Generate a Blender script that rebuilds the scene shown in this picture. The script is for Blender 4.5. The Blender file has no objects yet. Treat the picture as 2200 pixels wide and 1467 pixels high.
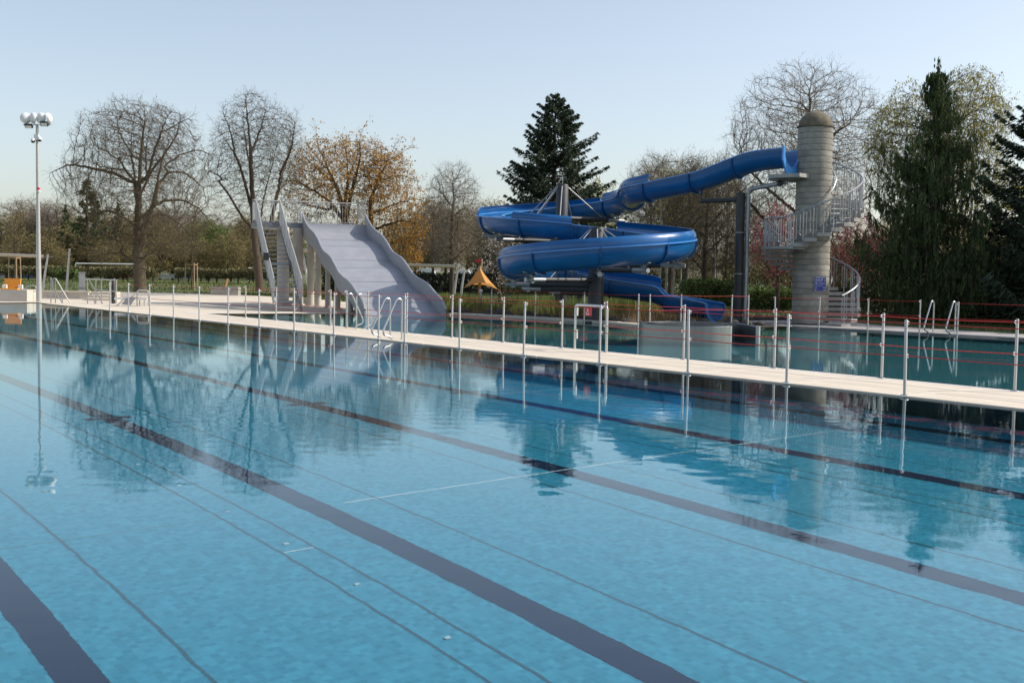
import bpy, math, random
import numpy as np
from mathutils import Vector, Matrix

sc = bpy.context.scene
COL = sc.collection
# ------------------------------------------------------------------ camera
FPX, PW, PH = 2450.0, 2200.0, 1467.0
PITCH, ROLL, CAMH = math.atan(147.5 / 2450.0), 0.014, 1.6
fw = np.array([0, math.cos(PITCH), -math.sin(PITCH)])
r0 = np.array([1.0, 0, 0]); u0 = np.array([0, math.sin(PITCH), math.cos(PITCH)])
rt = r0 * math.cos(ROLL) + u0 * math.sin(ROLL)
up = u0 * math.cos(ROLL) - r0 * math.sin(ROLL)
CAM = np.array([0, 0, CAMH])
cd = bpy.data.cameras.new('camera'); cam = bpy.data.objects.new('camera', cd); COL.objects.link(cam)
cam.matrix_world = Matrix(((rt[0], up[0], -fw[0], 0), (rt[1], up[1], -fw[1], 0), (rt[2], up[2], -fw[2], CAMH), (0, 0, 0, 1)))
cd.sensor_width = 36.0; cd.lens = 36.0 * FPX / PW; cd.clip_start = 0.05; cd.clip_end = 5000
sc.camera = cam
# ------------------------------------------------------------------ sky, sun, exposure
SUN_EL, SUN_AZ = math.radians(39), math.radians(85)     # azimuth clockwise from +Y
w = bpy.data.worlds.new('World'); sc.world = w; w.use_nodes = True
nt = w.node_tree; bg = nt.nodes['Background']
sk = nt.nodes.new('ShaderNodeTexSky'); sk.sky_type = 'NISHITA'; sk.sun_disc = False
sk.sun_elevation = SUN_EL; sk.sun_rotation = SUN_AZ
sk.air_density = 1.0; sk.dust_density = 2.0; sk.ozone_density = 0.6; sk.altitude = 300
hsv = nt.nodes.new('ShaderNodeHueSaturation'); hsv.inputs['Saturation'].default_value = .72
nt.links.new(sk.outputs[0], hsv.inputs['Color']); nt.links.new(hsv.outputs[0], bg.inputs[0]); bg.inputs[1].default_value = 0.135
sl = bpy.data.lights.new('sun', 'SUN'); sl.energy = 3.5; sl.angle = math.radians(0.53); sl.color = (1.0, 0.93, 0.83)
so = bpy.data.objects.new('sun', sl); COL.objects.link(so)
sdir = Vector((math.sin(SUN_AZ) * math.cos(SUN_EL), math.cos(SUN_AZ) * math.cos(SUN_EL), math.sin(SUN_EL)))
so.rotation_euler = sdir.to_track_quat('Z', 'Y').to_euler()
sl.cycles.is_caustics_light = True
sc.view_settings.view_transform = 'Standard'; sc.view_settings.look = 'None'
sc.view_settings.exposure = 0.44; sc.view_settings.gamma = 1.0
sc.cycles.max_bounces = 10; sc.cycles.transparent_max_bounces = 16
sc.cycles.sample_clamp_indirect = 3.0; sc.cycles.caustics_reflective = False

# ------------------------------------------------------------------ helpers
def ray(px, py):
    return fw + rt * (px - PW / 2) / FPX - up * (py - PH / 2) / FPX
def at(px, py, Y):
    d = ray(px, py); return CAM + d * (Y / d[1])
def gnd(px, py, z=0.0):
    d = ray(px, py); return CAM + d * ((z - CAMH) / d[2])
UD = np.array([-.603, .798]); VD = np.array([.798, .603]); UD /= np.linalg.norm(UD); VD = np.array([UD[1], -UD[0]])
def uv(u, v, z=0.0):
    p = UD * u + VD * v; return np.array([p[0], p[1], z])
def onv(px, v, z=0.0):
    """point on the vertical plane v=const seen in picture column px"""
    py = 740.0
    for _ in range(3):
        d = ray(px, py); p = d[:2] * (v / (d[:2] @ VD)); dd = np.array([p[0], p[1], z]) - CAM
        wv = dd @ fw; py = PH / 2 - FPX * (dd @ up) / wv
    return np.array([p[0], p[1], z])

MATS = {}
def nod(m): return m.node_tree.nodes, m.node_tree.links
def mat(name, col, rough=0.6, metal=0.0, var=0.0, scale=4.0, bump=0.0, bscale=30.0, island=0.0, spec=0.5, coat=0.0, col2=None, detail=4, coords='Object', trans=0.0, stretch=None):
    m = bpy.data.materials.new(name); m.use_nodes = True; N, L = nod(m)
    p = N['Principled BSDF']; p.inputs['Roughness'].default_value = rough; p.inputs['Metallic'].default_value = metal
    p.inputs['Specular IOR Level'].default_value = spec; p.inputs['Coat Weight'].default_value = coat; p.inputs['Coat Roughness'].default_value = 0.08
    p.inputs['Base Color'].default_value = (*col, 1)
    tc = N.new('ShaderNodeTexCoord'); src = tc.outputs[coords]
    if stretch:
        mp = N.new('ShaderNodeMapping'); mp.inputs['Scale'].default_value = stretch; L.new(src, mp.inputs[0]); src = mp.outputs[0]
    last = None
    if var > 0 or col2:
        nz = N.new('ShaderNodeTexNoise'); nz.inputs['Scale'].default_value = scale; nz.inputs['Detail'].default_value = detail; L.new(src, nz.inputs['Vector'])
        rp = N.new('ShaderNodeValToRGB'); rp.color_ramp.elements[0].position = .3; rp.color_ramp.elements[1].position = .7
        c2 = col2 if col2 else [min(1, c * (1 + var)) for c in col]; c1 = col if col2 else [c * (1 - var) for c in col]
        rp.color_ramp.elements[0].color = (*c1, 1); rp.color_ramp.elements[1].color = (*c2, 1)
        L.new(nz.outputs['Fac'], rp.inputs[0]); last = rp.outputs[0]
    if island > 0:
        g = N.new('ShaderNodeNewGeometry'); hs = N.new('ShaderNodeHueSaturation')
        mr = N.new('ShaderNodeMapRange'); mr.inputs[3].default_value = 1 - island; mr.inputs[4].default_value = 1 + island
        L.new(g.outputs['Random Per Island'], mr.inputs[0]); L.new(mr.outputs[0], hs.inputs['Value'])
        if last is not None: L.new(last, hs.inputs['Color'])
        else: hs.inputs['Color'].default_value = (*col, 1)
        last = hs.outputs[0]
    if last is not None: L.new(last, p.inputs['Base Color'])
    if bump > 0:
        nb = N.new('ShaderNodeTexNoise'); nb.inputs['Scale'].default_value = bscale; nb.inputs['Detail'].default_value = 5; L.new(src, nb.inputs['Vector'])
        b = N.new('ShaderNodeBump'); b.inputs['Strength'].default_value = bump; b.inputs['Distance'].default_value = 0.02; L.new(nb.outputs['Fac'], b.inputs['Height']); L.new(b.outputs[0], p.inputs['Normal'])
    if trans > 0:      # thin leaves let some light through
        o = N['Material Output']; tr = N.new('ShaderNodeBsdfTranslucent'); mx = N.new('ShaderNodeMixShader'); mx.inputs[0].default_value = trans
        if last is not None: L.new(last, tr.inputs[0])
        else: tr.inputs[0].default_value = (*col, 1)
        L.new(p.outputs[0], mx.inputs[1]); L.new(tr.outputs[0], mx.inputs[2]); L.new(mx.outputs[0], o.inputs[0])
    MATS[name] = m; return m

def link(name, me, m, parent=None):
    o = bpy.data.objects.new(name, me); COL.objects.link(o)
    if m is not None and len(me.materials) == 0: me.materials.append(MATS[m] if isinstance(m, str) else m)
    if parent is not None: o.parent = parent
    return o
def np_mesh(name, V, F, smooth=False):
    V = np.asarray(V, np.float32); F = np.asarray(F, np.int32); n, k = F.shape
    me = bpy.data.meshes.new(name); me.vertices.add(len(V)); me.vertices.foreach_set('co', V.ravel())
    me.loops.add(n * k); me.loops.foreach_set('vertex_index', F.ravel())
    me.polygons.add(n); me.polygons.foreach_set('loop_start', np.arange(0, n * k, k, dtype=np.int32))
    if smooth: me.polygons.foreach_set('use_smooth', np.ones(n, dtype=bool))
    me.update(calc_edges=True); return me
def tag(o, label=None, cat=None, group=None, kind=None):
    if label: o['label'] = label
    if cat: o['category'] = cat
    if group: o['group'] = group
    if kind: o['kind'] = kind
    return o
def empty(name, loc=(0, 0, 0), rz=0.0):
    o = bpy.data.objects.new(name, None); COL.objects.link(o); o.location = loc; o.rotation_euler = (0, 0, rz); o.empty_display_size = .1; return o
def copy_tree(o, parent=None):
    c = o.copy(); COL.objects.link(c); c.parent = parent
    for ch in list(o.children): copy_tree(ch, c)
    return c

class MB:
    def __init__(s): s.v = []; s.f = []
    def add(s, vs, fs):
        k = len(s.v); s.v += [tuple(map(float, p)) for p in vs]; s.f += [tuple(i + k for i in f) for f in fs]; return s
    def box(s, c, size, rz=0.0, rx=0.0, ry=0.0):
        hx, hy, hz = [a / 2 for a in size]; M = Matrix.Rotation(rz, 3, 'Z') @ Matrix.Rotation(ry, 3, 'Y') @ Matrix.Rotation(rx, 3, 'X')
        vs = [M @ Vector((x, y, z)) + Vector(c) for x, y, z in ((-hx,-hy,-hz),(hx,-hy,-hz),(hx,hy,-hz),(-hx,hy,-hz),(-hx,-hy,hz),(hx,-hy,hz),(hx,hy,hz),(-hx,hy,hz))]
        return s.add(vs, [(0,3,2,1),(4,5,6,7),(0,1,5,4),(1,2,6,5),(2,3,7,6),(3,0,4,7)])
    def beam(s, a, b, wdt, h):
        """box between two points, width across, height up"""
        a = Vector(a); b = Vector(b); d = (b - a).normalized(); z = Vector((0, 0, 1))
        if abs(d.z) > .98: z = Vector((0, 1, 0))
        x = d.cross(z).normalized() * wdt / 2; y = x.cross(d).normalized() * h / 2
        vs = [a - x - y, a + x - y, a + x + y, a - x + y, b - x - y, b + x - y, b + x + y, b - x + y]
        return s.add(vs, [(0,1,2,3),(7,6,5,4),(0,4,5,1),(1,5,6,2),(2,6,7,3),(3,7,4,0)])
    def tube(s, pts, r, n=8, cap=True, closed=False):
        pts = [Vector(tuple(map(float, p))) for p in pts]; m = len(pts); rs = [r] * m if not hasattr(r, '__len__') else r
        k = len(s.v); ref = None
        for i, p in enumerate(pts):
            if closed: d = pts[(i + 1) % m] - pts[i - 1]
            else: d = (pts[min(i + 1, m - 1)] - pts[max(i - 1, 0)])
            d.normalize()
            if ref is None:
                ref = Vector((0, 0, 1)) if abs(d.z) < .9 else Vector((1, 0, 0))
            x = d.cross(ref); 
            if x.length < 1e-5: x = d.cross(Vector((.3, 1, .2)))
            x.normalize(); y = x.cross(d).normalized(); ref = y
            for j in range(n):
                a = 2 * math.pi * j / n; q = p + (x * math.cos(a) + y * math.sin(a)) * rs[i]; s.v.append(tuple(q))
        for i in range(m if closed else m - 1):
            i2 = (i + 1) % m
            for j in range(n):
                j2 = (j + 1) % n; s.f.append((k + i * n + j, k + i2 * n + j, k + i2 * n + j2, k + i * n + j2))
        if cap and not closed:
            s.f.append(tuple(k + j for j in range(n))); s.f.append(tuple(k + (m - 1) * n + n - 1 - j for j in range(n)))
        return s
    def lathe(s, prof, c=(0, 0, 0), n=24, M=None):
        """profile of (r, z) revolved round Z"""
        k = len(s.v); m = len(prof)
        for r, z in prof:
            for j in range(n):
                a = 2 * math.pi * j / n; p = Vector((r * math.cos(a), r * math.sin(a), z))
                if M is not None: p = M @ p
                s.v.append((p.x + c[0], p.y + c[1], p.z + c[2]))
        for i in range(m - 1):
            for j in range(n):
                j2 = (j + 1) % n; s.f.append((k + i * n + j, k + i * n + j2, k + (i + 1) * n + j2, k + (i + 1) * n + j))
        return s
    def prism(s, poly, z0, z1):
        n = len(poly); k = len(s.v)
        s.v += [(float(p[0]), float(p[1]), z0) for p in poly] + [(float(p[0]), float(p[1]), z1) for p in poly]
        s.f.append(tuple(k + n + i for i in range(n))); s.f.append(tuple(k + n - 1 - i for i in range(n)))
        for i in range(n): s.f.append((k + i, k + (i + 1) % n, k + n + (i + 1) % n, k + n + i))
        return s
    def mesh(s, name, smooth=False, auto=None):
        me = bpy.data.meshes.new(name); me.from_pydata(s.v, [], s.f); me.update()
        if smooth:
            for p in me.polygons: p.use_smooth = True
            if auto: me.set_sharp_from_angle(angle=math.radians(auto))
        return me
    def build(s, name, m, parent=None, smooth=False, auto=40):
        return link(name, s.mesh(name, smooth, auto), m, parent)

def arc(c, r, a0, a1, ax, ay, n=6):
    c = np.array(c, float); ax = np.array(ax, float); ay = np.array(ay, float)
    return [c + r * (math.cos(a) * ax + math.sin(a) * ay) for a in np.linspace(a0, a1, n)]
def fillet(pts, r, n=5):
    """round the inner corners of a polyline"""
    P = [np.array(p, float) for p in pts]; out = [P[0]]
    for i in range(1, len(P) - 1):
        a, b, c = P[i - 1], P[i], P[i + 1]; da = (a - b); dc = (c - b); la = np.linalg.norm(da); lc = np.linalg.norm(dc)
        q = min(r, la * .45, lc * .45); p0 = b + da / la * q; p1 = b + dc / lc * q
        for t in np.linspace(0, 1, n): out.append((1 - t) ** 2 * p0 + 2 * t * (1 - t) * b + t * t * p1)
    out.append(P[-1]); return out
ORD = ['first','second','third','fourth','fifth','sixth','seventh','eighth','ninth','tenth','eleventh','twelfth','thirteenth','fourteenth','fifteenth','sixteenth','seventeenth','eighteenth','nineteenth','twentieth']

# ------------------------------------------------------------------ materials
mat('deck_stone', (.62, .55, .45), .75, var=.11, scale=.9, detail=9, bump=.12, bscale=60)
mat('white_trim', (.78, .75, .70), .6, var=.04, scale=5)
mat('pale_paving', (.36, .34, .33), .8, var=.14, scale=2.5, bump=.2, bscale=40)
mat('steel', (.62, .62, .61), .28, 1.0, var=.06, scale=6)
mat('brushed_steel', (.24, .25, .26), .26, 1.0, var=.1, scale=9, stretch=(1, 1, .05))
mat('galvanised', (.36, .37, .38), .45, .65, var=.12, scale=9)
mat('painted_post', (.50, .485, .46), .42, .35, var=.04, scale=8)
mat('gutter_steel', (.22, .22, .22), .45, .6, var=.15, scale=8)
mat('red_rope', (.52, .035, .03), .6, var=.15, scale=30)
mat('concrete', (.35, .335, .31), .85, var=.18, scale=3.2, bump=.35, bscale=25)
mat('tower_concrete', (.285, .265, .225), .88, var=.28, scale=2.3, bump=.4, bscale=22)
mat('dome_concrete', (.135, .115, .08), .9, var=.4, scale=5, bump=.4, bscale=25)
mat('light_concrete', (.50, .46, .41), .85, var=.1, scale=2, bump=.2, bscale=30)
mat('slide_blue', (.008, .105, .305), .26, coat=.3, var=.16, detail=8, scale=1.2)
mat('slide_rim', (.075, .30, .70), .3, coat=.3)  # light blue, raised further to paint in skylight on the rim tops
mat('rib_blue', (.008, .08, .24), .3)
mat('dark_steel', (.048, .050, .052), .5, .3, var=.15, scale=4, bump=.08)
mat('slide_grey', (.295, .305, .335), .38, var=.10, scale=2.0, detail=8, coat=.1)
mat('slide_wall', (.33, .335, .35), .45, var=.08, scale=4)
mat('stair_grey', (.22, .235, .26), .45, .5, var=.1, scale=5)
mat('orange', (.80, .32, .03), .5, var=.05)
mat('sail_orange', (.72, .36, .10), .8, var=.08, scale=3, trans=.35)
mat('awning', (.55, .45, .30), .7, var=.06)
mat('wood_pole', (.42, .30, .19), .8, var=.2, scale=6, stretch=(8, 8, 1), bump=.3)
mat('wood_board', (.30, .17, .08), .7, var=.2, scale=6)
mat('white_plastic', (.80, .79, .77), .4, var=.02)
mat('black_gloss', (.015, .015, .017), .12)
mat('lamp_glass', (.75, .74, .70), .2)
mat('cabinet_grey', (.42, .43, .44), .5, var=.04)
mat('yellow', (.72, .58, .05), .5)
mat('red_sign', (.55, .03, .04), .5)
mat('blue_sign', (.02, .035, .22), .45)
mat('print_white', (.75, .76, .78), .5)
mat('print_grey', (.34, .36, .48), .5)
mat('red_plastic', (.60, .02, .03), .4)
mat('red_cloth', (.62, .04, .07), .8)
mat('dark_cloth', (.03, .03, .04), .9)
mat('skin', (.45, .26, .18), .6)
mat('hair', (.05, .035, .025), .8)
mat('vest_yellow', (.62, .62, .05), .7)
mat('bark', (.050, .037, .027), .9, col2=(.105, .078, .055), scale=6, stretch=(6, 6, 1.2), bump=.6, bscale=14)
mat('bark_green', (.055, .045, .028), .9, col2=(.115, .092, .058), scale=4, stretch=(4, 4, 1), bump=.5, bscale=14)
mat('twig', (.085, .065, .042), .9, island=.35)
mat('twig_pale', (.19, .155, .12), .9, island=.3)
mat('birch_bark', (.50, .47, .42), .8, col2=(.16, .14, .12), scale=9, stretch=(2, 2, 8))
mat('bud_olive', (.24, .195, .08), .8, island=.4, trans=.3)
mat('bud_orange', (.46, .25, .05), .8, island=.45, trans=.35)
mat('leaf_birch', (.33, .30, .07), .8, island=.4, trans=.4)
mat('leaf_plum', (.36, .10, .12), .8, island=.5, trans=.3)
mat('leaf_green', (.13, .17, .045), .8, island=.4, trans=.35)
mat('blossom', (.50, .45, .40), .8, island=.25, trans=.3)
mat('needles_dark', (.036, .056, .028), .85, island=.6, trans=.1)
mat('needles_olive', (.062, .090, .028), .85, island=.6, trans=.15)
mat('hedge_twig', (.12, .095, .055), .9, island=.4)
mat('hedge_leaf', (.15, .14, .06), .9, island=.45)
mat('hedge_green', (.09, .14, .03), .85, island=.45, trans=.25)
mat('hedge_dark', (.03, .035, .02), .9, island=.5)
mat('reed_green', (.17, .21, .05), .8, island=.45, trans=.3)
mat('reed_dry', (.27, .18, .09), .85, island=.4, trans=.2)
mat('meadow', (.095, .12, .032), .85, island=.45, trans=.3)
mat('flower', (.70, .55, .04), .7, island=.2)
mat('soil', (.06, .045, .033), .95, var=.4, scale=3, bump=.8, bscale=12)
mat('rock', (.055, .050, .045), .9, var=.35, scale=5, bump=.5, bscale=10)
mat('caravan_white', (.75, .76, .77), .35)
mat('window_dark', (.03, .035, .04), .15)
mat('goal_white', (.8, .8, .8), .4)
for nm, c in dict(banner_white=(.72,.70,.68), banner_red=(.45,.06,.06), banner_blue=(.12,.2,.42), banner_sky=(.25,.45,.55), banner_black=(.03,.03,.03), banner_mauve=(.30,.22,.34)).items(): mat(nm, c, .6)
mat('roof_tile', (.42, .15, .08), .8, var=.15)

def lawn_material():
    m = mat('lawn', (.062, .088, .022), .95, col2=(.115, .135, .036), scale=.35, detail=8, bump=.6, bscale=3)
    return m
lawn_material()

def water_material(name, tint, b1, b2):
    m = bpy.data.materials.new(name); m.use_nodes = True; N, L = nod(m); N.clear()
    out = N.new('ShaderNodeOutputMaterial'); g = N.new('ShaderNodeBsdfGlass'); g.inputs['IOR'].default_value = 1.333
    g.inputs['Roughness'].default_value = 0.0; g.inputs['Color'].default_value = (*tint, 1)
    tc = N.new('ShaderNodeTexCoord')
    def noise(scale, det, rz=.65, st=(1, 1, 1)):
        mp = N.new('ShaderNodeMapping'); mp.inputs['Rotation'].default_value = (0, 0, rz); mp.inputs['Scale'].default_value = st; L.new(tc.outputs['Object'], mp.inputs[0])
        n = N.new('ShaderNodeTexNoise'); n.inputs['Scale'].default_value = scale; n.inputs['Detail'].default_value = det; n.inputs['Roughness'].default_value = .55; L.new(mp.outputs[0], n.inputs['Vector']); return n
    n1 = noise(1.7, 2, .2, (1, 1.6, 1)); n2 = noise(13, 3, -.15, (1, 2.0, 1)); n3 = noise(.22, 1, .4)
    # calm and ruffled patches
    rp = N.new('ShaderNodeMapRange'); rp.inputs[1].default_value = .38; rp.inputs[2].default_value = .62; rp.inputs[3].default_value = .35; rp.inputs[4].default_value = 1.25; L.new(n3.outputs['Fac'], rp.inputs[0])
    mu = N.new('ShaderNodeMath'); mu.operation = 'MULTIPLY'; L.new(n2.outputs['Fac'], mu.inputs[0]); L.new(rp.outputs[0], mu.inputs[1])
    ba = N.new('ShaderNodeBump'); ba.inputs['Strength'].default_value = 1; ba.inputs['Distance'].default_value = b1; L.new(n1.outputs['Fac'], ba.inputs['Height'])
    bb = N.new('ShaderNodeBump'); bb.inputs['Strength'].default_value = 1; bb.inputs['Distance'].default_value = b2; L.new(mu.outputs[0], bb.inputs['Height']); L.new(ba.outputs[0], bb.inputs['Normal'])
    L.new(bb.outputs[0], g.inputs['Normal']); L.new(g.outputs[0], out.inputs[0]); MATS[name] = m
water_material('water_main', (.90, .98, .985), .0005, .00018)
water_material('water_second', (.82, .95, .95), .0006, .00022)

def tile_material(name, c, c2, line):  # mosaic tones; their contrast and noise also paint in caustic mottling
    m = bpy.data.materials.new(name); m.use_nodes = True; N, L = nod(m); p = N['Principled BSDF']; p.inputs['Roughness'].default_value = .5
    tc = N.new('ShaderNodeTexCoord'); mp = N.new('ShaderNodeMapping'); mp.inputs['Rotation'].default_value = (0, 0, math.atan2(UD[0], UD[1])); L.new(tc.outputs['Object'], mp.inputs[0])
    b = N.new('ShaderNodeTexBrick'); b.offset = 0; b.inputs['Scale'].default_value = 1; b.inputs['Brick Width'].default_value = .05; b.inputs['Row Height'].default_value = .05; b.inputs['Mortar Size'].default_value = .003; b.inputs['Bias'].default_value = -.1
    b.inputs['Color1'].default_value = (*c, 1); b.inputs['Color2'].default_value = (*c2, 1); b.inputs['Mortar'].default_value = (*line, 1); L.new(mp.outputs[0], b.inputs['Vector'])
    n = N.new('ShaderNodeTexNoise'); n.inputs['Scale'].default_value = 7; n.inputs['Detail'].default_value = 6; n.inputs['Roughness'].default_value = .8; L.new(tc.outputs['Object'], n.inputs['Vector'])
    hs = N.new('ShaderNodeHueSaturation'); mr = N.new('ShaderNodeMapRange'); mr.inputs[1].default_value = .3; mr.inputs[2].default_value = .7; mr.inputs[3].default_value = .93; mr.inputs[4].default_value = 1.07
    L.new(n.outputs['Fac'], mr.inputs[0]); L.new(mr.outputs[0], hs.inputs['Value']); L.new(b.outputs['Color'], hs.inputs['Color']); L.new(hs.outputs[0], p.inputs['Base Color']); MATS[name] = m
tile_material('pool_tiles', (.022, .265, .41), (.056, .38, .55), (.04, .32, .48))
tile_material('pool_tiles_second', (.05, .22, .27), (.065, .25, .30), (.09, .28, .32))
mat('lane_tiles', (.002, .012, .055), .5, var=.12, scale=12)
mat('wall_tiles', (.016, .035, .055), .5, var=.15, scale=14)
mat('joint_dark', (.03, .12, .18), .6)
mat('joint_pale', (.55, .70, .74), .5)
# ================================================================== SETTING
def struct(o): o['kind'] = 'structure'; return o
WZ = 0.0; DZ = 0.022
def smooth(a, b, x):
    t = np.clip((x - a) / (b - a), 0, 1); return t * t * (3 - 2 * t)
def ground_z(x, y):
    return -0.09 + 0.06 * smooth(40, 41, y) * 0 + 0.56 * smooth(72.5, 80, y) * smooth(8, -8, x) + 0.05 * smooth(40, 46, y) + .35 * smooth(60, 75, y) * smooth(-8, 8, x)
POOL1 = [uv(-25, .45), uv(-25, 13.4), uv(52, 13.4), uv(52, .45)]
P2E = 15.85
POOL2 = [uv(-20, P2E), uv(38.3, P2E), (-9.3, 40.5), (-5.8, 42.4), (-2.4, 42.1), (.63, 39.5), (2.98, 36.6), (3.9, 34.5), (8.85, 36.1), (13.7, 30.5), (20, 23.3), (28, 12)]
def inside(P, poly):
    P = np.asarray(P); x, y = P[:, 0], P[:, 1]; c = np.zeros(len(P), bool); n = len(poly)
    for i in range(n):
        x1, y1 = poly[i][0], poly[i][1]; x2, y2 = poly[(i + 1) % n][0], poly[(i + 1) % n][1]
        cr = ((y1 > y) != (y2 > y)) & (x < (x2 - x1) * (y - y1) / (y2 - y1 + 1e-12) + x1); c ^= cr
    return c
# ground: one sheet out to the horizon, with openings where the pools are dug
gx = np.concatenate([[-2500, -1200, -600, -300, -180], np.arange(-120, 121, 2.0), [180, 300, 600, 1200, 2500]])
gy = np.concatenate([[-400, -150, -60], np.arange(-40, 121, 2.0), [140, 170, 220, 300, 500, 900, 1600, 3000]])
GX, GY = np.meshgrid(gx, gy); GZ = ground_z(GX, GY); nx, ny = len(gx), len(gy)
V = np.stack([GX.ravel(), GY.ravel(), GZ.ravel()], 1)
idx = np.arange(nx * ny).reshape(ny, nx); Fq = np.stack([idx[:-1, :-1], idx[:-1, 1:], idx[1:, 1:], idx[1:, :-1]], -1).reshape(-1, 4)
def near_pool(poly):
    fine = []
    for p, q in zip(poly, poly[1:] + poly[:1]):
        fine += [np.array(p[:2]) * (1 - t) + np.array(q[:2]) * t for t in np.linspace(0, 1, 90)]
    return inside(V, poly), np.array(fine)
bad = np.zeros(len(V), bool); hit = np.zeros(len(Fq), bool)
for poly in (POOL1, POOL2):
    ins, fine = near_pool(poly); bad |= ins
    cx = np.searchsorted(gx, fine[:, 0]) - 1; cy = np.searchsorted(gy, fine[:, 1]) - 1
    hit[cy * (nx - 1) + cx] = True
keep = ~(bad[Fq].any(1) | hit)
g = link('ground', np_mesh('ground', V, Fq[keep], True), 'lawn'); struct(g)

def fill_poly(name, poly, z, m, parent=None):
    import bmesh
    bm = bmesh.new(); vs = [bm.verts.new((float(p[0]), float(p[1]), z)) for p in poly]; f = bm.faces.new(vs)
    bm.normal_update()
    if f.normal.z < 0: f.normal_flip()
    me = bpy.data.meshes.new(name); bmesh.ops.triangulate(bm, faces=[f]) if len(poly) > 4 else None
    bm.to_mesh(me); bm.free(); return link(name, me, m, parent)
def basin(name, poly, z, mfloor, mwall):
    fl = fill_poly(name, poly, z, mfloor); struct(fl); fl.cycles.is_caustics_receiver = True
    for i in range(len(poly)):
        a, b = poly[i], poly[(i + 1) % len(poly)]
        wmb = MB().add([(a[0], a[1], z), (b[0], b[1], z), (b[0], b[1], -.003), (a[0], a[1], -.003)], [(0, 1, 2, 3)])
        o = wmb.build('basin_wall', mwall, fl); o.cycles.is_caustics_receiver = True
    return fl
FZ = -1.8
floor1 = basin('pool_floor', POOL1, FZ, 'pool_tiles', 'wall_tiles')
floor2 = basin('second_pool_floor', POOL2, -1.25, 'pool_tiles_second', 'wall_tiles')
def water(name, poly, m):
    o = fill_poly(name, poly, WZ, m); struct(o); o.cycles.is_caustics_caster = True
    for p in o.data.polygons: p.use_smooth = True
    return o
# the near part of the main pool carries real little waves, flat further out
def wavy_water(name, m, ua=-1.5, ub=15.5, va=.45, vb=13.4, st=.05):
    R = np.random.default_rng(77); us = np.linspace(ua, ub, int((ub - ua) / st) + 1); vs = np.linspace(va, vb, int((vb - va) / st) + 1); Ug, Vg = np.meshgrid(us, vs); H = np.zeros_like(Ug)
    for _ in range(46):
        lam = R.uniform(.13, .42); k = 2 * math.pi / lam; th = R.normal(.9, 1.1); H += (.0041 * math.sqrt(2 / 46) / k) * np.cos(k * (Ug * math.cos(th) + Vg * math.sin(th)) + R.uniform(0, 6.3))
    fade = np.clip((Ug - ua) / 1, 0, 1) * np.clip((ub - Ug) / 5, 0, 1) * np.clip((Vg - va) / .2, 0, 1) * np.clip((vb - Vg) / 3, 0, 1); H *= fade
    XY = Ug[..., None] * UD + Vg[..., None] * VD; V_ = np.concatenate([XY, H[..., None]], -1).reshape(-1, 3); n_, m_ = Ug.shape; I = np.arange(n_ * m_).reshape(n_, m_)
    F_ = np.stack([I[:-1, :-1], I[1:, :-1], I[1:, 1:], I[:-1, 1:]], -1).reshape(-1, 4)
    ext = np.array([uv(-25, va), uv(ua, va), uv(ua, vb), uv(-25, vb), uv(ub, va), uv(52, va), uv(52, vb), uv(ub, vb)]); k0 = len(V_); V_ = np.concatenate([V_, ext]); F_ = np.concatenate([F_, np.array([[k0, k0 + 3, k0 + 2, k0 + 1], [k0 + 4, k0 + 7, k0 + 6, k0 + 5]])])
    me = np_mesh(name, V_, F_, True); o = link(name, me, m); struct(o); o.cycles.is_caustics_caster = True
    if me.polygons[0].normal.z < 0: me.flip_normals()
    return o
wavy_water('main_pool_water', 'water_main')
water('second_pool_water', POOL2, 'water_second')
# lane markings and joints on the pool floor
def strip(name, u0_, u1, v0, v1, z, m, parent):
    o = MB().add([uv(u0_, v0, z), uv(u1, v0, z), uv(u1, v1, z), uv(u0_, v1, z)], [(3, 2, 1, 0)]).build(name, m, parent); o.cycles.is_caustics_receiver = True; return o
LANES = [1.80, 4.45, 7.15, 9.82, 12.45]
for v in LANES:
    strip('lane_line', -2, 50.5, v - .125, v + .125, FZ + .004, 'lane_tiles', floor1)
    for u in (14.1, 25.4, 36.6, 48.0):
        strip('cross_mark', u - .10, u + .10, v - .28, v - .128, FZ + .004, 'lane_tiles', floor1); strip('cross_mark', u - .10, u + .10, v + .128, v + .28, FZ + .004, 'lane_tiles', floor1)
for v in (2.39, 3.64, 3.91, 5.04, 6.62, 7.70, 8.85, 9.12, 10.4, 11.7):
    strip('floor_joint', -2, 50.5, v - .012, v + .012, FZ + .003, 'joint_dark', floor1)
for (ua, va, vb) in ((8.62, 4.72, 12.5), (7.58, 3.66, 3.9), (13.7, 9.95, 12.5)):
    strip('floor_edge_trim', ua - .012, ua + .012, va, vb, FZ + .0075, 'joint_pale', floor1)
strip('floor_edge_trim', 8.694, 8.706, .45, 3.64, FZ + .0075, 'pool_tiles_second', floor1)
for vv in (3.77, 8.98):
    for k in range(9):
        u = 5.59 + 1.09 * k; c = uv(u, vv, FZ + .012)
        o = MB().box(c, (.035, .03, .012), math.atan2(VD[1], VD[0])).build('inlet_plate', 'joint_pale', floor1); o.cycles.is_caustics_receiver = True

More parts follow.
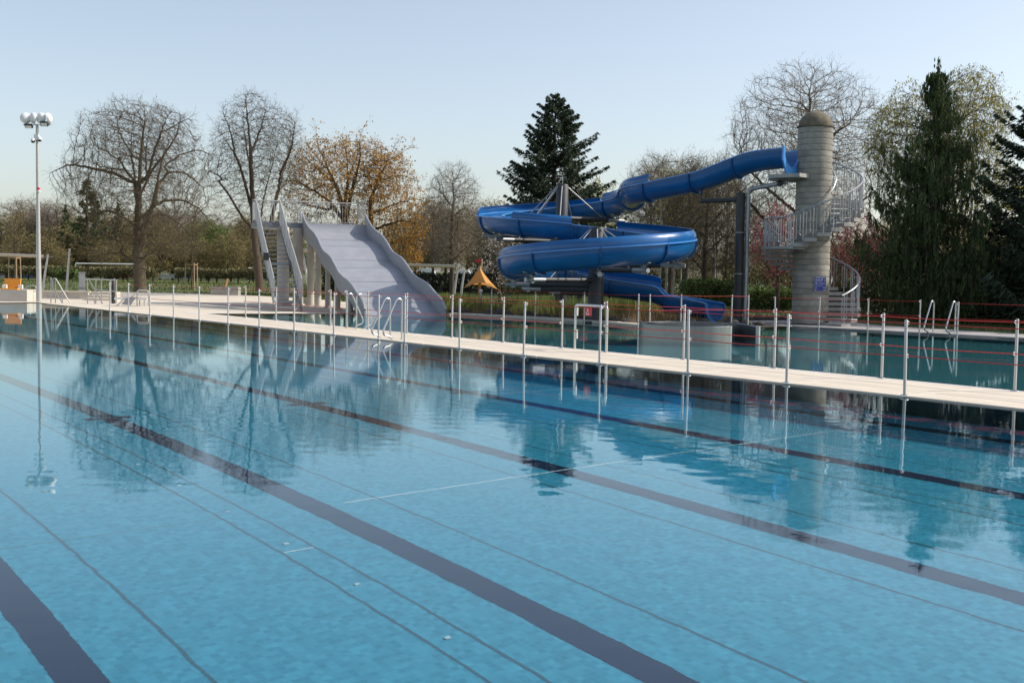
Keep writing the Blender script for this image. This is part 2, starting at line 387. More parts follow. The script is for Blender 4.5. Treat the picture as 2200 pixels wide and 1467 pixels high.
# walkway between the pools, slab by slab, with a white coping and a steel overflow channel
wk = fill_poly('walkway', [uv(-20, 13.42), uv(38.3, 13.42), uv(38.3, P2E - .002), uv(-20, P2E - .002)], -.06, 'soil'); struct(wk)
rng = random.Random(3)
RZ = math.atan2(UD[1], UD[0])
slab_me = {}
def slab(u, v, lu, lv, z1, m, parent, th=.10, nm='slab'):
    key = (round(lu, 3), round(lv, 3), m, th)
    if key not in slab_me:
        b = .006; hx, hy = lu / 2, lv / 2
        mb = MB(); mb.add([(-hx, -hy, -th), (hx, -hy, -th), (hx, hy, -th), (-hx, hy, -th), (-hx, -hy, -b), (hx, -hy, -b), (hx, hy, -b), (-hx, hy, -b), (-hx + b, -hy + b, 0), (hx - b, -hy + b, 0), (hx - b, hy - b, 0), (-hx + b, hy - b, 0)],
                          [(8, 9, 10, 11), (0, 1, 5, 4), (1, 2, 6, 5), (2, 3, 7, 6), (3, 0, 4, 7), (4, 5, 9, 8), (5, 6, 10, 9), (6, 7, 11, 10), (7, 4, 8, 11)])
        slab_me[key] = mb.mesh('slab'); slab_me[key].materials.append(MATS[m])
    o = link(nm, slab_me[key], None, parent); o.location = uv(u, v, z1); o.rotation_euler = (0, 0, RZ); return o
for k in range(29):
    for r_, v in enumerate((13.76, 14.41, 15.06)):
        slab(-19 + 2 * k + 1, v, 1.986, .638, DZ + rng.uniform(-.001, .001), 'deck_stone', wk)
for k in range(15): slab(-18 + 4 * k, 15.445, 3.994, .115, DZ + .004, 'white_trim', wk, nm='coping')
MB().add([uv(-20, 15.51, .012), uv(38.3, 15.51, .012), uv(38.3, 15.85, -.012), uv(-20, 15.85, -.012), uv(-20, 15.51, -.05), uv(38.3, 15.51, -.05), uv(38.3, 15.85, -.05), uv(-20, 15.85, -.05)],
         [(3, 2, 1, 0), (4, 5, 6, 7), (0, 1, 5, 4), (2, 3, 7, 6)]).build('overflow_channel', 'gutter_steel', wk)

# deck beyond the pools
DECK = [uv(38.31, 13.42), uv(38.31, P2E), (-9.3, 40.52), (-5.8, 42.42), (-5.0, 44.8), (-6.2, 53), (-10.5, 61.5), (-15, 67.8), (-21, 72.2), (-30, 73.5), (-60, 73), (-60, 30), uv(52.02, -10), uv(52.02, 13.42)]
dk = fill_poly('deck', DECK, DZ - .002, 'deck_stone'); struct(dk)
FDECK = [(8.87, 36.12), (13.72, 30.52), (20.02, 23.32), (28.02, 12), (31, 14), (22.6, 25.2), (15.0, 33.1), (12.3, 38.0), (11.8, 41.2), (8.2, 41.2), (8.12, 39.22)]
fd = fill_poly('far_deck', FDECK, DZ - .002, 'pale_paving'); struct(fd)
BANK = [(-2.4, 42.12), (.63, 39.52), (2.98, 36.62), (3.9, 34.52), (8.85, 36.14), (8.12, 39.24), (8.2, 41.2), (8.2, 47), (3, 50), (-3, 50), (-5.0, 44.8), (-5.8, 42.42)]
bk = fill_poly('planting_bed', BANK, .02, 'soil'); struct(bk)
# pale kerb along the planted bank
kp = [(-2.4, 42.12), (.63, 39.52), (2.98, 36.62), (3.9, 34.52)]
kerb = empty('kerb'); struct(kerb)
for a, b in zip(kp[:-1], kp[1:]):
    a = np.array(a); b = np.array(b); L_ = np.linalg.norm(b - a); n_ = max(1, int(L_ / 1.0)); d = (b - a) / L_; nrm = np.array([-d[1], d[0]])
    if nrm[1] < 0: nrm = -nrm
    for i in range(n_):
        p = a + d * (L_ * (i + .5) / n_) + nrm * .26
        MB().box((p[0], p[1], .03), (L_ / n_ - .008, .50, .11), math.atan2(d[1], d[0])).build('kerb_stone', 'deck_stone', kerb)
for a, b in (((8.87, 36.12), (13.72, 30.52)), ((13.72, 30.52), (20.02, 23.32))):
    a = np.array(a); b = np.array(b); L_ = np.linalg.norm(b - a); n_ = int(L_ / .8); d = (b - a) / L_; nrm = np.array([-d[1], d[0]])
    if nrm[1] < 0: nrm = -nrm
    for i in range(n_):
        p = a + d * (L_ * (i + .5) / n_) + nrm * .16
        MB().box((p[0], p[1], .03), (L_ / n_ - .008, .30, .05), math.atan2(d[1], d[0])).build('edge_slab', 'pale_paving', fd)

# ================================================================== ROPE FENCES
def post_mesh(h, r=.0215):
    mb = MB().tube([(0, 0, -.3), (0, 0, h - .012), (0, 0, h)], [r, r, r * .75], 10)
    me = mb.mesh('fence_post', True, 40); me.materials.append(MATS['painted_post']); return me
def eye_mesh():
    mb = MB().tube([(.03 + .0, 0, 0)] + arc((.052, 0, 0), .020, math.pi, -math.pi * .98, (1, 0, 0), (0, 0, 1), 12), .006, 6)
    me = mb.mesh('rope_eye', True); me.materials.append(MATS['steel']); return me
EYE = eye_mesh(); foot_me = MB().lathe([(.0, .012), (.055, .012), (.06, .0), (.06, -.01)], n=12).mesh('base_ring', True, 30); foot_me.materials.append(MATS['steel'])
def fence_row(pts, h, ang, label_fn, group, foot=True):
    pm = post_mesh(h)
    for i, p in enumerate(pts):
        o = link('fence_post', pm, None); o.location = p; o.rotation_euler = (rng.uniform(-.012, .012), rng.uniform(-.012, .012), ang)
        tag(o, label_fn(i), 'fence post', group)
        for zz in (.955, .52):
            e = link('rope_eye', EYE, None, o); e.location = (0, 0, h * zz)
        if foot: e = link('base_ring', foot_me, None, o); e.location = (0, 0, .0)
def rope(pts, h, ang, label, sag=.012, skip=(), off=.058):
    mb = MB(); cx, sx = math.cos(ang) * off, math.sin(ang) * off
    q = []
    for i, (a, b) in enumerate(zip(pts[:-1], pts[1:])):
        a = np.array(a) + (cx, sx, h); b = np.array(b) + (cx, sx, h)
        if i in skip:
            if len(q) > 1: mb.tube(q, .0075, 6)
            q = []; continue
        for t in np.linspace(0, 1, 7):
            if t == 0 and q: continue
            q.append(a * (1 - t) + b * t - np.array([0, 0, sag * 4 * t * (1 - t)]))
    if len(q) > 1: mb.tube(q, .0075, 6)
    o = mb.build('rope', 'red_rope', None, True, None); tag(o, label, 'rope'); return o
PH_ = 1.025
n_px = [1943.5, 1690, 1478, 1288, 1125, 987, 869, 813, 717, 632, 557, 490, 428, 373, 322, 276, 236]
near = [onv(x, 13.47, DZ) for x in n_px]
AV = math.atan2(VD[1], VD[0])
fence_row(near, PH_, AV, lambda i: 'steel rope post on the main pool edge, %s from the right' % ORD[i], 'rope posts along the main pool edge')
nr = [uv(6.9, 13.47, DZ)] + near
rope(nr, PH_ * .955, AV, 'upper red rope on the posts along the main pool edge', skip=(7,)); rope(nr, PH_ * .52, AV, 'lower red rope on the posts along the main pool edge', skip=(7,))
r_px = [2180, 1894, 1663, 1468, 1302, 1207, 1081, 971, 874, 791, 744, 710, 632, 593, 528]
row2 = [onv(x, 15.40, DZ + .004) for x in r_px]
fence_row(row2, PH_, AV + math.pi, lambda i: 'steel rope post on the white coping of the second pool, %s from the right' % ORD[i], 'rope posts along the walkway coping')
rr = [uv(6.4, 15.40, DZ + .004)] + row2
for hh, nm in ((.955, 'upper'), (.52, 'lower')):
    rope(rr, PH_ * hh, AV + math.pi, '%s red rope on the posts along the white coping' % nm, skip=(5, 10))
# far side of the second pool: posts stand on the rim
f_px = [(2056, 724), (1975, 715.5), (1864, 709.5), (1759, 706), (1664, 704)]
f3 = [gnd(x, y, .04) for x, y in f_px]
fence_row(f3, .95, -2.4, lambda i: 'thin steel rope post on the far rim before the conifers, %s from the right' % ORD[i], 'rope posts on the far rim', foot=False)
for hh, nm in ((.955, 'upper'), (.52, 'lower')):
    rope([(16.2, 28.4, .04)] + f3, .95 * hh, -2.4, '%s red rope on the far rim before the conifers' % nm, skip=(1,))
f_px2 = [(1607, 35.6), (1571, 35.2), (1462.5, 34.6), (1396, 34.0), (1371, 34.2), (1255, 36.6), (1149.6, 38.9), (1055.6, 40.2)]
f4 = [np.array([at(x, 690, Y)[0], Y, .04]) for x, Y in f_px2]
fence_row(f4, .98, -1.9, lambda i: 'thin steel rope post on the rim by the planted bank, %s from the right' % ORD[i], 'rope posts on the planted rim', foot=False)
for hh, nm in ((.955, 'upper'), (.52, 'lower')):
    rope(f4, .98 * hh, -1.9, '%s red rope on the rim by the planted bank' % nm, skip=())
# ================================================================== BLUE TUBE SLIDE
A0 = np.array([2.73, 37.5]); B0 = np.array([1.81, 43.0]); RAD = 2.72
def hermite(p0, t0, p1, t1, n):
    out = []
    for s in np.linspace(0, 1, n, endpoint=False):
        h = 2*s**3-3*s**2+1, s**3-2*s**2+s, -2*s**3+3*s**2, s**3-s**2
        out.append(h[0]*p0 + h[1]*t0 + h[2]*p1 + h[3]*t1)
    return out
P = []                                        # (x, y)
s0 = np.array([9.08, 37.72]); d0 = np.array([-.735, .678])
s1 = s0 + d0 * 5.9
for t in np.linspace(0, 1, 24, endpoint=False): P.append(s0 * (1 - t) + s1 * t)
aB = math.radians(24); jb = B0 + RAD * np.array([math.cos(aB), math.sin(aB)]); tb = np.array([-math.sin(aB), math.cos(aB)])
P += hermite(s1, d0 * 2.6, jb, tb * 2.6, 10)
keyz = [(0, 5.78), (5.5, 5.74), (13.4, 5.17), (20.5, 4.95), (24, 4.84), (len(P), 4.52)]
ib = len(P); ang_end = 279.5
for a in np.radians(np.arange(24, 279, 5)): P.append(B0 + RAD * np.array([math.cos(a), math.sin(a)]))
def idx_b(deg): return ib + (deg - 24) / 5
keyz += [(idx_b(90), 4.22), (idx_b(180), 3.74), (idx_b(270), 3.36)]
ie = len(P)
pe = P[-1]; te = np.array([math.cos(math.radians(279+90)), math.sin(math.radians(279+90))])
a_start = 88
ja = A0 + RAD * np.array([math.cos(math.radians(a_start)), math.sin(math.radians(a_start))]); ta = np.array([math.sin(math.radians(a_start)), -math.cos(math.radians(a_start))])
P += hermite(pe, te * .6, ja, ta * .6, 4); ia = len(P)
for a in np.radians(np.arange(a_start, a_start - 350, -5)): P.append(A0 + RAD * np.array([math.cos(a), math.sin(a)]))
def idx_a(deg): return ia + (a_start - deg) / 5
keyz += [(idx_a(60), 3.10), (idx_a(0), 2.80), (idx_a(-90), 2.40), (idx_a(-180), 2.03), (idx_a(-255), 1.68)]
ix = len(P); pl = P[-1]; al = math.radians(a_start - 345); tl = np.array([math.sin(al), -math.cos(al)])
pend = np.array([6.98, 39.25])
P += hermite(pl, tl * 5.6, pend, np.array([.66, -.75]) * 3.6, 22); P.append(pend)
keyz += [(ix + 5, 1.42), (ix + 12, 1.20), (len(P) - 1, .92)]
P = np.array(P); NP = len(P)
kz = sorted(keyz); ZF = np.interp(np.arange(NP), [k[0] for k in kz], [k[1] for k in kz])
for _ in range(3): ZF[1:-1] = (ZF[:-2] + 2 * ZF[1:-1] + ZF[2:]) / 4
ZF[ix + 13:] -= .27; ZF[ix + 12] -= .06
T = np.gradient(P, axis=0); T /= np.linalg.norm(T, axis=1)[:, None]; NL = np.stack([-T[:, 1], T[:, 0]], 1)   # left normal
HW, DEP = .46, .60
def section(i, grow=0.0):
    """inner (or outer) trough section, list of (lateral, dz) from left rim to right rim"""
    r = HW + grow; pts = [(r, 0.0), (r, -.08)]
    for a in np.linspace(0, math.pi, 11)[1:-1]: pts.append((r * math.cos(a), -.12 - (DEP - .12 + grow) * math.sin(a)))
    pts += [(-r, -.08), (-r, 0.0)]; return pts
def put(i, l, dz): return (P[i, 0] + NL[i, 0] * l, P[i, 1] + NL[i, 1] * l, ZF[i] + dz)
slide = empty('tube_slide', (A0[0], A0[1], 0)); tag(slide, 'blue winding water slide on dark columns beside the concrete tower', 'water slide')
off = -Vector((A0[0], A0[1], 0))
def add_part(mb, name, m, sm=True, parent=None, auto=40):
    o = mb.build(name, m, parent if parent is not None else slide, sm, auto)
    if parent is None: o.location = off
    return o
def loft(rows, closed=False):
    mb = MB(); n = len(rows[0])
    vs = [p for r in rows for p in r]; fs = []
    for i in range(len(rows) - 1):
        for j in range(n - (0 if closed else 1)):
            j2 = (j + 1) % n; fs.append((i * n + j, i * n + j2, (i + 1) * n + j2, (i + 1) * n + j))
    mb.add(vs, fs); return mb
# joints every 1.15 m or so
arcl = np.concatenate([[0], np.cumsum(np.linalg.norm(np.diff(P, axis=0), axis=1))])
nj = int(arcl[-1] / 1.85); joints = sorted(set([int(np.argmin(abs(arcl - arcl[-1] * k / nj))) for k in range(nj + 1)]))
for a, b in zip(joints[:-1], joints[1:]):
    inn = [[put(i, l, z) for l, z in section(i)] for i in range(a, b + 1)]
    out = [[put(i, l, z) for l, z in section(i, .025)] for i in range(a, b + 1)]
    rows = [o_[::-1] + i_ for i_, o_ in zip(inn, out)]
    mb = loft(rows); n = len(rows[0])
    for rr_ in (0, len(rows) - 1):      # close the section ends
        k = rr_ * n; h = n // 2
        for j in range(h - 1):
            mb.f.append((k + j, k + j + 1, k + n - 2 - j, k + n - 1 - j))
    add_part(mb, 'trough_section', 'slide_blue')
# rolled rims
for sgn, nm in ((1, 'rim'), (-1, 'rim')):
    for a, b in zip(joints[:-1], joints[1:]):
        rows = []
        for i in range(a, b + 1):
            c = [(sgn * (HW - .005), .006), (sgn * (HW + .085), .006), (sgn * (HW + .085), -.03), (sgn * (HW - .005), -.028)]
            rows.append([put(i, l, z) for l, z in c])
        add_part(loft(rows, True), 'rim', 'slide_rim', False)
# flanges round the outside at each joint, with bolts
bolt_me = MB().lathe([(0, .012), (.016, .012), (.016, 0)], n=6).mesh('bolt'); bolt_me.materials.append(MATS['galvanised'])
for i in joints:
    sc_in, sc_out = section(i, .024), section(i, .085); t3 = np.array([T[i, 0], T[i, 1], 0]) * .028
    rows = []
    for s_ in (-1, 1):
        rows.append([np.array(put(i, l, z)) + t3 * s_ for l, z in sc_in])
    rows2 = [[np.array(put(i, l, z)) + t3 * s_ for l, z in sc_out] for s_ in (-1, 1)]
    q = [rows[0], rows2[0], rows2[1], rows[1]]
    fl = add_part(loft(q), 'joint_flange', 'rib_blue', False)
# raised outer splash walls
def ext(i0, i1, side, hgt, taper=2):
    rows = []
    for i in range(i0, i1 + 1):
        prof_o = [(HW + .03, .006), (HW + .045, hgt * .35), (HW + .015, hgt * .75), (HW - .06, hgt)]
        prof_i = [(HW - .06 - .022, hgt - .004), (HW - .012, hgt * .72), (HW + .015, hgt * .35), (HW + .002, .006)]
        rows.append([put(i, side * l, z) for l, z in prof_o + prof_i])
    mb = loft(rows, True); n = len(rows[0]); m_ = (len(rows) - 1) * n
    mb.f.append(tuple(range(n))); mb.f.append(tuple(m_ + n - 1 - j for j in range(n)))
    add_part(mb, 'splash_wall', 'slide_blue')
# on the bend before the first loop the outside is the left-hand wall, round B it is the right-hand wall, round A the left-hand wall
def pieces(i0, i1, side, h):
    e = [i0] + [j for j in joints if i0 + 1 < j < i1 - 1] + [i1]
    for a, b in zip(e[:-1], e[1:]): ext(a, b, side, h)
pieces(22, ib + 4, 1, .30)
pieces(int(idx_b(60)), int(idx_b(195)), -1, .27)
pieces(int(idx_b(238)), int(idx_a(72)), -1, .26) if False else None
pieces(int(idx_b(235)), int(idx_b(275)), -1, .24)
pieces(int(idx_a(70)), int(idx_a(-205)), 1, .30)
pieces(int(idx_a(-215)), ix + 12, 1, .34)
# start panel at the tower and end flange at the water
for i, nm in ((0, 'start_panel'),):
    outl = [(HW + .12, .06), (HW + .12, -DEP - .22), (-HW - .12, -DEP - .22), (-HW - .12, .06)]
    t3 = np.array([T[i, 0], T[i, 1], 0])
    sec = section(i); mb = MB(); pts_o = []
    for (l, z) in sec:
        # outer frame point straight out to the rectangle
        if z > -.2: po = (math.copysign(HW + .12, l), z if z < 0 else .06)
        else:
            k = max(abs(l) / (HW + .12), .0001); po = (l * 1.26, -DEP - .22)
            if abs(l) > .36: po = (math.copysign(HW + .12, l), min(z, -.3))
        pts_o.append(po)
    r1 = [np.array(put(i, l, z)) - t3 * .04 for l, z in sec]; r2 = [np.array(put(i, l, z)) - t3 * .04 for l, z in pts_o]
    r3 = [np.array(put(i, l, z)) + t3 * .02 for l, z in pts_o]; r4 = [np.array(put(i, l, z)) + t3 * .02 for l, z in sec]
    add_part(loft([r1, r2, r3, r4, r1]), 'start_panel', 'slide_rim', False)
i = NP - 1; sec = section(i); t3 = np.array([T[i, 0], T[i, 1], 0])
r1 = [np.array(put(i, l, z)) + t3 * .03 for l, z in sec]; r2 = [np.array(put(i, l, z)) + t3 * .03 for l, z in section(i, .10)]
r3 = [np.array(put(i, l, z)) - t3 * .03 for l, z in section(i, .10)]
add_part(loft([r1, r2, r3]), 'end_flange', 'slide_rim', False)

# columns with radial arms and stay rods
def column(c, ztop, r, arms, label, cone=True):
    root = slide
    mb = MB().lathe([(0, ztop), (r * .92, ztop), (r, ztop - .03), (r, .06), (r + .16, .06), (r + .16, 0)], (c[0], c[1], 0), 28); add_part(mb, 'column', 'dark_steel')
    for a_deg, idx_, sides in arms:
        i = int(round(idx_)); zr = ZF[i] - DEP - .20; p = P[i]; d = p - c; L = np.linalg.norm(d); d = d / L
        a3 = (c[0], c[1], zr); b3 = (c[0] + d[0] * (L + .25), c[1] + d[1] * (L + .25), zr); m3 = (c[0] + d[0] * (L - .55), c[1] + d[1] * (L - .55), zr)
        ar = add_part(MB().tube([a3, m3], .085, 12), 'arm', 'dark_steel')
        e = MB().tube([m3, b3], .075, 12).build('arm_end', 'galvanised', ar, True)
        # saddle bracket under the trough
        t = T[i]; sd = MB()
        for s_ in (-.28, .28):
            q0 = np.array([p[0], p[1], zr + .07]); q1 = np.array([p[0] + d[0] * s_, p[1] + d[1] * s_, zr + .24])
            sd.beam(q0, q1, .07, .025)
        sd.beam((p[0] - d[0] * .32, p[1] - d[1] * .32, zr + .24), (p[0] + d[0] * .32, p[1] + d[1] * .32, zr + .24), .10, .02)
        sd.tube([(p[0], p[1], zr), (p[0], p[1], zr + .23)], .03, 8)
        sd.tube([(p[0] - t[0] * .05, p[1] - t[1] * .05, zr), (p[0] + t[0] * .05, p[1] + t[1] * .05, zr)], .11, 12)
        sd.build('saddle_bracket', 'galvanised', ar, False)
        # stay rod from the column head
        top = np.array([c[0] + d[0] * r * .9, c[1] + d[1] * r * .9, ztop - .06]); bot = np.array([c[0] + d[0] * (L - .75), c[1] + d[1] * (L - .75), zr + .05])
        if bot[2] < top[2] - .3: add_part(MB().tube([top, bot], .022, 8), 'stay_rod', 'galvanised')
column(A0, 3.12, .255, [(x, idx_a(x), 0) for x in (28, -22, -62, -92, -140, -183, -215, -243)], 'a')
column(B0, 4.92, .225, [(x, idx_b(x), 0) for x in (32, 75, 128, 172, 212, 262)], 'b')
add_part(MB().tube([(B0[0], B0[1], 4.9), (B0[0], B0[1], 5.25)], .012, 6), 'rod_tip', 'galvanised')
# side pole that carries the straight chute
pp = np.array([7.72, 39.05]); ztp = at(1588, 415, pp[1])[2]
add_part(MB().lathe([(0, ztp + .03), (.10, ztp + .03), (.10, ztp), (.155, ztp), (.155, .04), (.26, .04), (.26, 0)], (pp[0], pp[1], 0), 24), 'side_pole', 'dark_steel')
for zz in (ztp - 1.35, ztp - 2.75): add_part(MB().lathe([(.157, zz), (.162, zz), (.162, zz + .025), (.157, zz + .025)], (pp[0], pp[1], 0), 24), 'clamp_band', 'galvanised')
i5 = 14; za = ztp - .22; q = P[i5]
ar = add_part(MB().tube([(pp[0], pp[1], za), (q[0], q[1], za)], .085, 12), 'side_arm', 'dark_steel')
MB().tube([(q[0], q[1], za), (q[0], q[1], ZF[i5] - DEP)], .04, 8).build('strut', 'dark_steel', ar, True)
# the supply pipe
pd = pp + np.array([.24, -.06]); tp = np.array([9.0, 38.0])
pipe = [(pd[0], pd[1], .02), (pd[0], pd[1], ztp + .12), (tp[0], tp[1], ztp + .30), (tp[0] + .02, tp[1], 4.72)]
o = MB().tube(fillet(pipe, .22), .075, 12).build('supply_pipe', 'galvanised', None, True); tag(o, 'grey water pipe rising beside the dark pole to the slide start', 'pipe')
cl = MB().tube([np.array(pipe[2]) - (.28, 0, .05), np.array(pipe[2]) - (.16, 0, .03)], .098, 12).build('pipe_coupling', 'dark_steel', o, True)

# ================================================================== CONCRETE TOWER WITH SPIRAL STAIR
TC = np.array([9.93, 38.05]); TR = .60
tw = empty('slide_tower', (TC[0], TC[1], 0)); tag(tw, 'ringed grey concrete tower with domed top and spiral stair', 'tower')
ring_h = .196; nring = 33; rr_ = random.Random(5)
rm = []
for k in range(3):
    mb = MB().lathe([(0, .002), (TR - .012, .002), (TR, .016), (TR + .004, ring_h * .5), (TR, ring_h - .016), (TR - .022, ring_h), (0, ring_h)], n=40); me = mb.mesh('ring', True, 30); me.materials.append(MATS['tower_concrete']); rm.append(me)
zt = .045
for k in range(nring):
    o = link('ring', rm[k % 3], None, tw); s_ = 1 - .0018 * k + rr_.uniform(-.004, .004); o.scale = (s_, s_, 1); o.location = (rr_.uniform(-.004, .004), rr_.uniform(-.004, .004), zt + k * ring_h); o.rotation_euler = (0, 0, rr_.uniform(0, 6))
zd = zt + nring * ring_h
MB().lathe([(.60, zd), (.60, zd + .05)] + [(.55 * math.cos(a), zd + .05 + .50 * math.sin(a)) for a in np.linspace(0, math.pi / 2 - .02, 10)] + [(0, zd + .55)], n=36).build('dome', 'dome_concrete', tw, True, 35)
STEP_A, RISE, ZL = 15.5, .166, 2.58
def stair_z(th):
    if th < 175: return ZL - (175 - th) / STEP_A * RISE
    if th < 232: return ZL
    return ZL + (th - 232) / STEP_A * RISE
def wedge(a0, a1, r0_, r1_, z1, th=.115, n=4):
    mb = MB(); A = np.linspace(a0, a1, n); v = []
    for zz in (z1 - th, z1):
        for r_ in (r0_, r1_):
            for a in A: v.append((r_ * math.cos(a), r_ * math.sin(a), zz))
    f = []; g_ = lambda z, r, i: (z * 2 + r) * n + i
    for i in range(n - 1):
        f += [(g_(1, 0, i), g_(1, 1, i), g_(1, 1, i + 1), g_(1, 0, i + 1)), (g_(0, 0, i + 1), g_(0, 1, i + 1), g_(0, 1, i), g_(0, 0, i)),
              (g_(0, 1, i), g_(0, 1, i + 1), g_(1, 1, i + 1), g_(1, 1, i)), (g_(0, 0, i + 1), g_(0, 0, i), g_(1, 0, i), g_(1, 0, i + 1))]
    f += [(g_(0, 0, 0), g_(0, 1, 0), g_(1, 1, 0), g_(1, 0, 0)), (g_(0, 1, n - 1), g_(0, 0, n - 1), g_(1, 0, n - 1), g_(1, 1, n - 1))]
    mb.add(v, f); return mb
RO = 1.62
th_ = -64.0; steps = []
while th_ < 175 - 1: steps.append((th_, STEP_A * .62)); th_ += STEP_A
steps_up = []; th_ = 232.0
while th_ < 452: steps_up.append((th_ + STEP_A * .1, STEP_A * .62)); th_ += STEP_A
for th, wd in steps + steps_up:
    z = stair_z(th + (STEP_A * .5)); a0 = math.radians(th - wd * .35); a1 = math.radians(th + wd * 1.2)
    wedge(a0, a1, TR - .05, RO, z).build('step', 'concrete', tw)
wedge(math.radians(168), math.radians(234), TR - .05, RO + .04, ZL, .085, 8).build('landing', 'concrete', tw)
zp = stair_z(452)
wedge(math.radians(448), math.radians(500), TR - .05, RO + .04, zp, .09, 8).build('landing', 'concrete', tw)
# top slab that carries the slide start
c0 = np.array([9.0, 37.9]) - TC
MB().box((c0[0] + .15, c0[1] - .02, zp - .05), (1.15, 1.05, .12), math.atan2(d0[1], d0[0])).build('start_slab', 'concrete', tw)
# railings
RR = RO - .06; HR = .93
def rail_pts(a0, a1, r, dz, stp=4):
    return [(r * math.cos(math.radians(a)), r * math.sin(math.radians(a)), stair_z(a + STEP_A * .5) + dz) for a in np.arange(a0, a1 + .1, stp)]
def smooth_pts(p, k=4):
    p = np.array(p)
    for _ in range(k): p[1:-1] = (p[:-2] + 2 * p[1:-1] + p[2:]) / 4
    return p
MB().tube(smooth_pts(rail_pts(-66, 172, RR, HR)), .030, 8).build('handrail', 'galvanised', tw, True)
MB().tube(smooth_pts(rail_pts(168, 455, RR, HR)), .030, 8).build('handrail', 'galvanised', tw, True)
MB().tube(smooth_pts(rail_pts(-50, 160, TR + .07, HR)), .015, 8).build('handrail', 'galvanised', tw, True)
MB().tube(smooth_pts(rail_pts(225, 440, TR + .10, HR)), .022, 8).build('handrail', 'galvanised', tw, True)
def baluster(a, parent):
    z = stair_z(a + STEP_A * .5); c = math.radians(a); er = np.array([math.cos(c), math.sin(c), 0]); et = np.array([-math.sin(c), math.cos(c), 0]); b = er * RR + np.array([0, 0, z])
    sl_ = RISE / math.radians(STEP_A) / RR if not 175 <= a + 8 < 232 else 0
    pst = MB().tube([b - (0, 0, .04), b + (0, 0, HR)], .019, 6).build('rail_post', 'galvanised', parent, True)
    hw_ = .10; lo = .13; hi = HR - .09
    q = [b + et * -hw_ + (0, 0, hi + sl_ * -hw_), b + et * -hw_ + (0, 0, lo), b + et * hw_ + (0, 0, lo), b + et * hw_ + (0, 0, hi + sl_ * hw_)]
    MB().tube(fillet(q, .05, 4), .014, 5).build('infill_loop', 'galvanised', pst, True)
for a in list(np.arange(-62, 172, STEP_A)) + list(np.arange(172, 232, 11)) + list(np.arange(233, 452, STEP_A * .75)): baluster(a, tw)
# safety notice on the tower
sa = math.radians(-90 + 13); sn = empty('notice_board', (TC[0] + (TR + .02) * math.cos(sa), TC[1] + (TR + .02) * math.sin(sa), at(1762, 610, TC[1] - TR)[2]), sa + math.pi / 2)
tag(sn, 'dark blue slide notice with small white pictograms fixed to the tower', 'sign')
MB().box((0, -.005, 0), (.42, .012, .47)).build('frame', 'galvanised', sn)
MB().box((0, -.0135, 0), (.40, .006, .45)).build('panel', 'blue_sign', sn)
pr = MB()
def bar(x, z, wd, h): pr.box((x, -.018, z), (wd, .003, h))
bar(.02, .20, .34, .014)
for x, h in ((-.15, .07), (-.08, .06), (-.015, .08), (.055, .05), (.15, .05)): bar(x, .13, .028, h * .8); bar(x, .085, .04, .012)
bar(.06, .145, .05, .05)
bar(-.14, .02, .07, .03)
for z in (.04, .015, -.01): bar(.06, z, .22, .008)
bar(-.03, -.055, .28, .012); bar(-.14, -.12, .07, .016); bar(.12, -.115, .022, .04); bar(.17, -.125, .028, .05); bar(.15, -.19, .075, .025); bar(-.16, -.19, .05, .025)
pr.build('print', 'print_grey', sn)

# ================================================================== STEEL WHIRL RING IN THE SECOND POOL
rc = np.array([4.60, 28.35]); rg = MB(); pts_ = []
for a in np.linspace(math.radians(-48), math.radians(-180 - 120 - 38), 48):
    rx_, ry_ = 1.40, 1.38
    pts_.append((rc[0] + rx_ * math.cos(a), rc[1] + ry_ * math.sin(a)))
# front wall flattened so that it runs towards the gap
pts_ = [np.array(at(1567, 735, 27.25)[:2])] + [np.array(p) for p in pts_[5:]]
pts_.append(np.array([5.88, 27.25]))
pts_ = np.array(pts_)
for _ in range(3): pts_[1:-1] = (pts_[:-2] + 2 * pts_[1:-1] + pts_[2:]) / 4
tt = np.gradient(pts_, axis=0); tt /= np.linalg.norm(tt, axis=1)[:, None]; nn_ = np.stack([-tt[:, 1], tt[:, 0]], 1)
rows = []
for p, n_ in zip(pts_, nn_):
    rows.append([(p[0] + n_[0] * s_ * .05, p[1] + n_[1] * s_ * .05, z) for s_, z in ((-1, -1.24), (-1, .385), (-.7, .40), (.7, .40), (1, .385), (1, -1.24))])
mb = loft(rows); n = 6; m_ = (len(rows) - 1) * n; mb.f.append(tuple(range(n))); mb.f.append(tuple(m_ + n - 1 - j for j in range(n)))
o = mb.build('whirl_ring', 'brushed_steel', None, True, 35); tag(o, 'low curved stainless steel ring wall standing in the second pool', 'pool wall'); o.cycles.is_caustics_receiver = True
for px_, ql in ((0, 'a'), (-1, 'b')):
    p = pts_[px_]; MB().tube([(p[0], p[1], -1.2), (p[0], p[1], .405)], .055, 12).build('end_cap', 'painted_post', o, True)
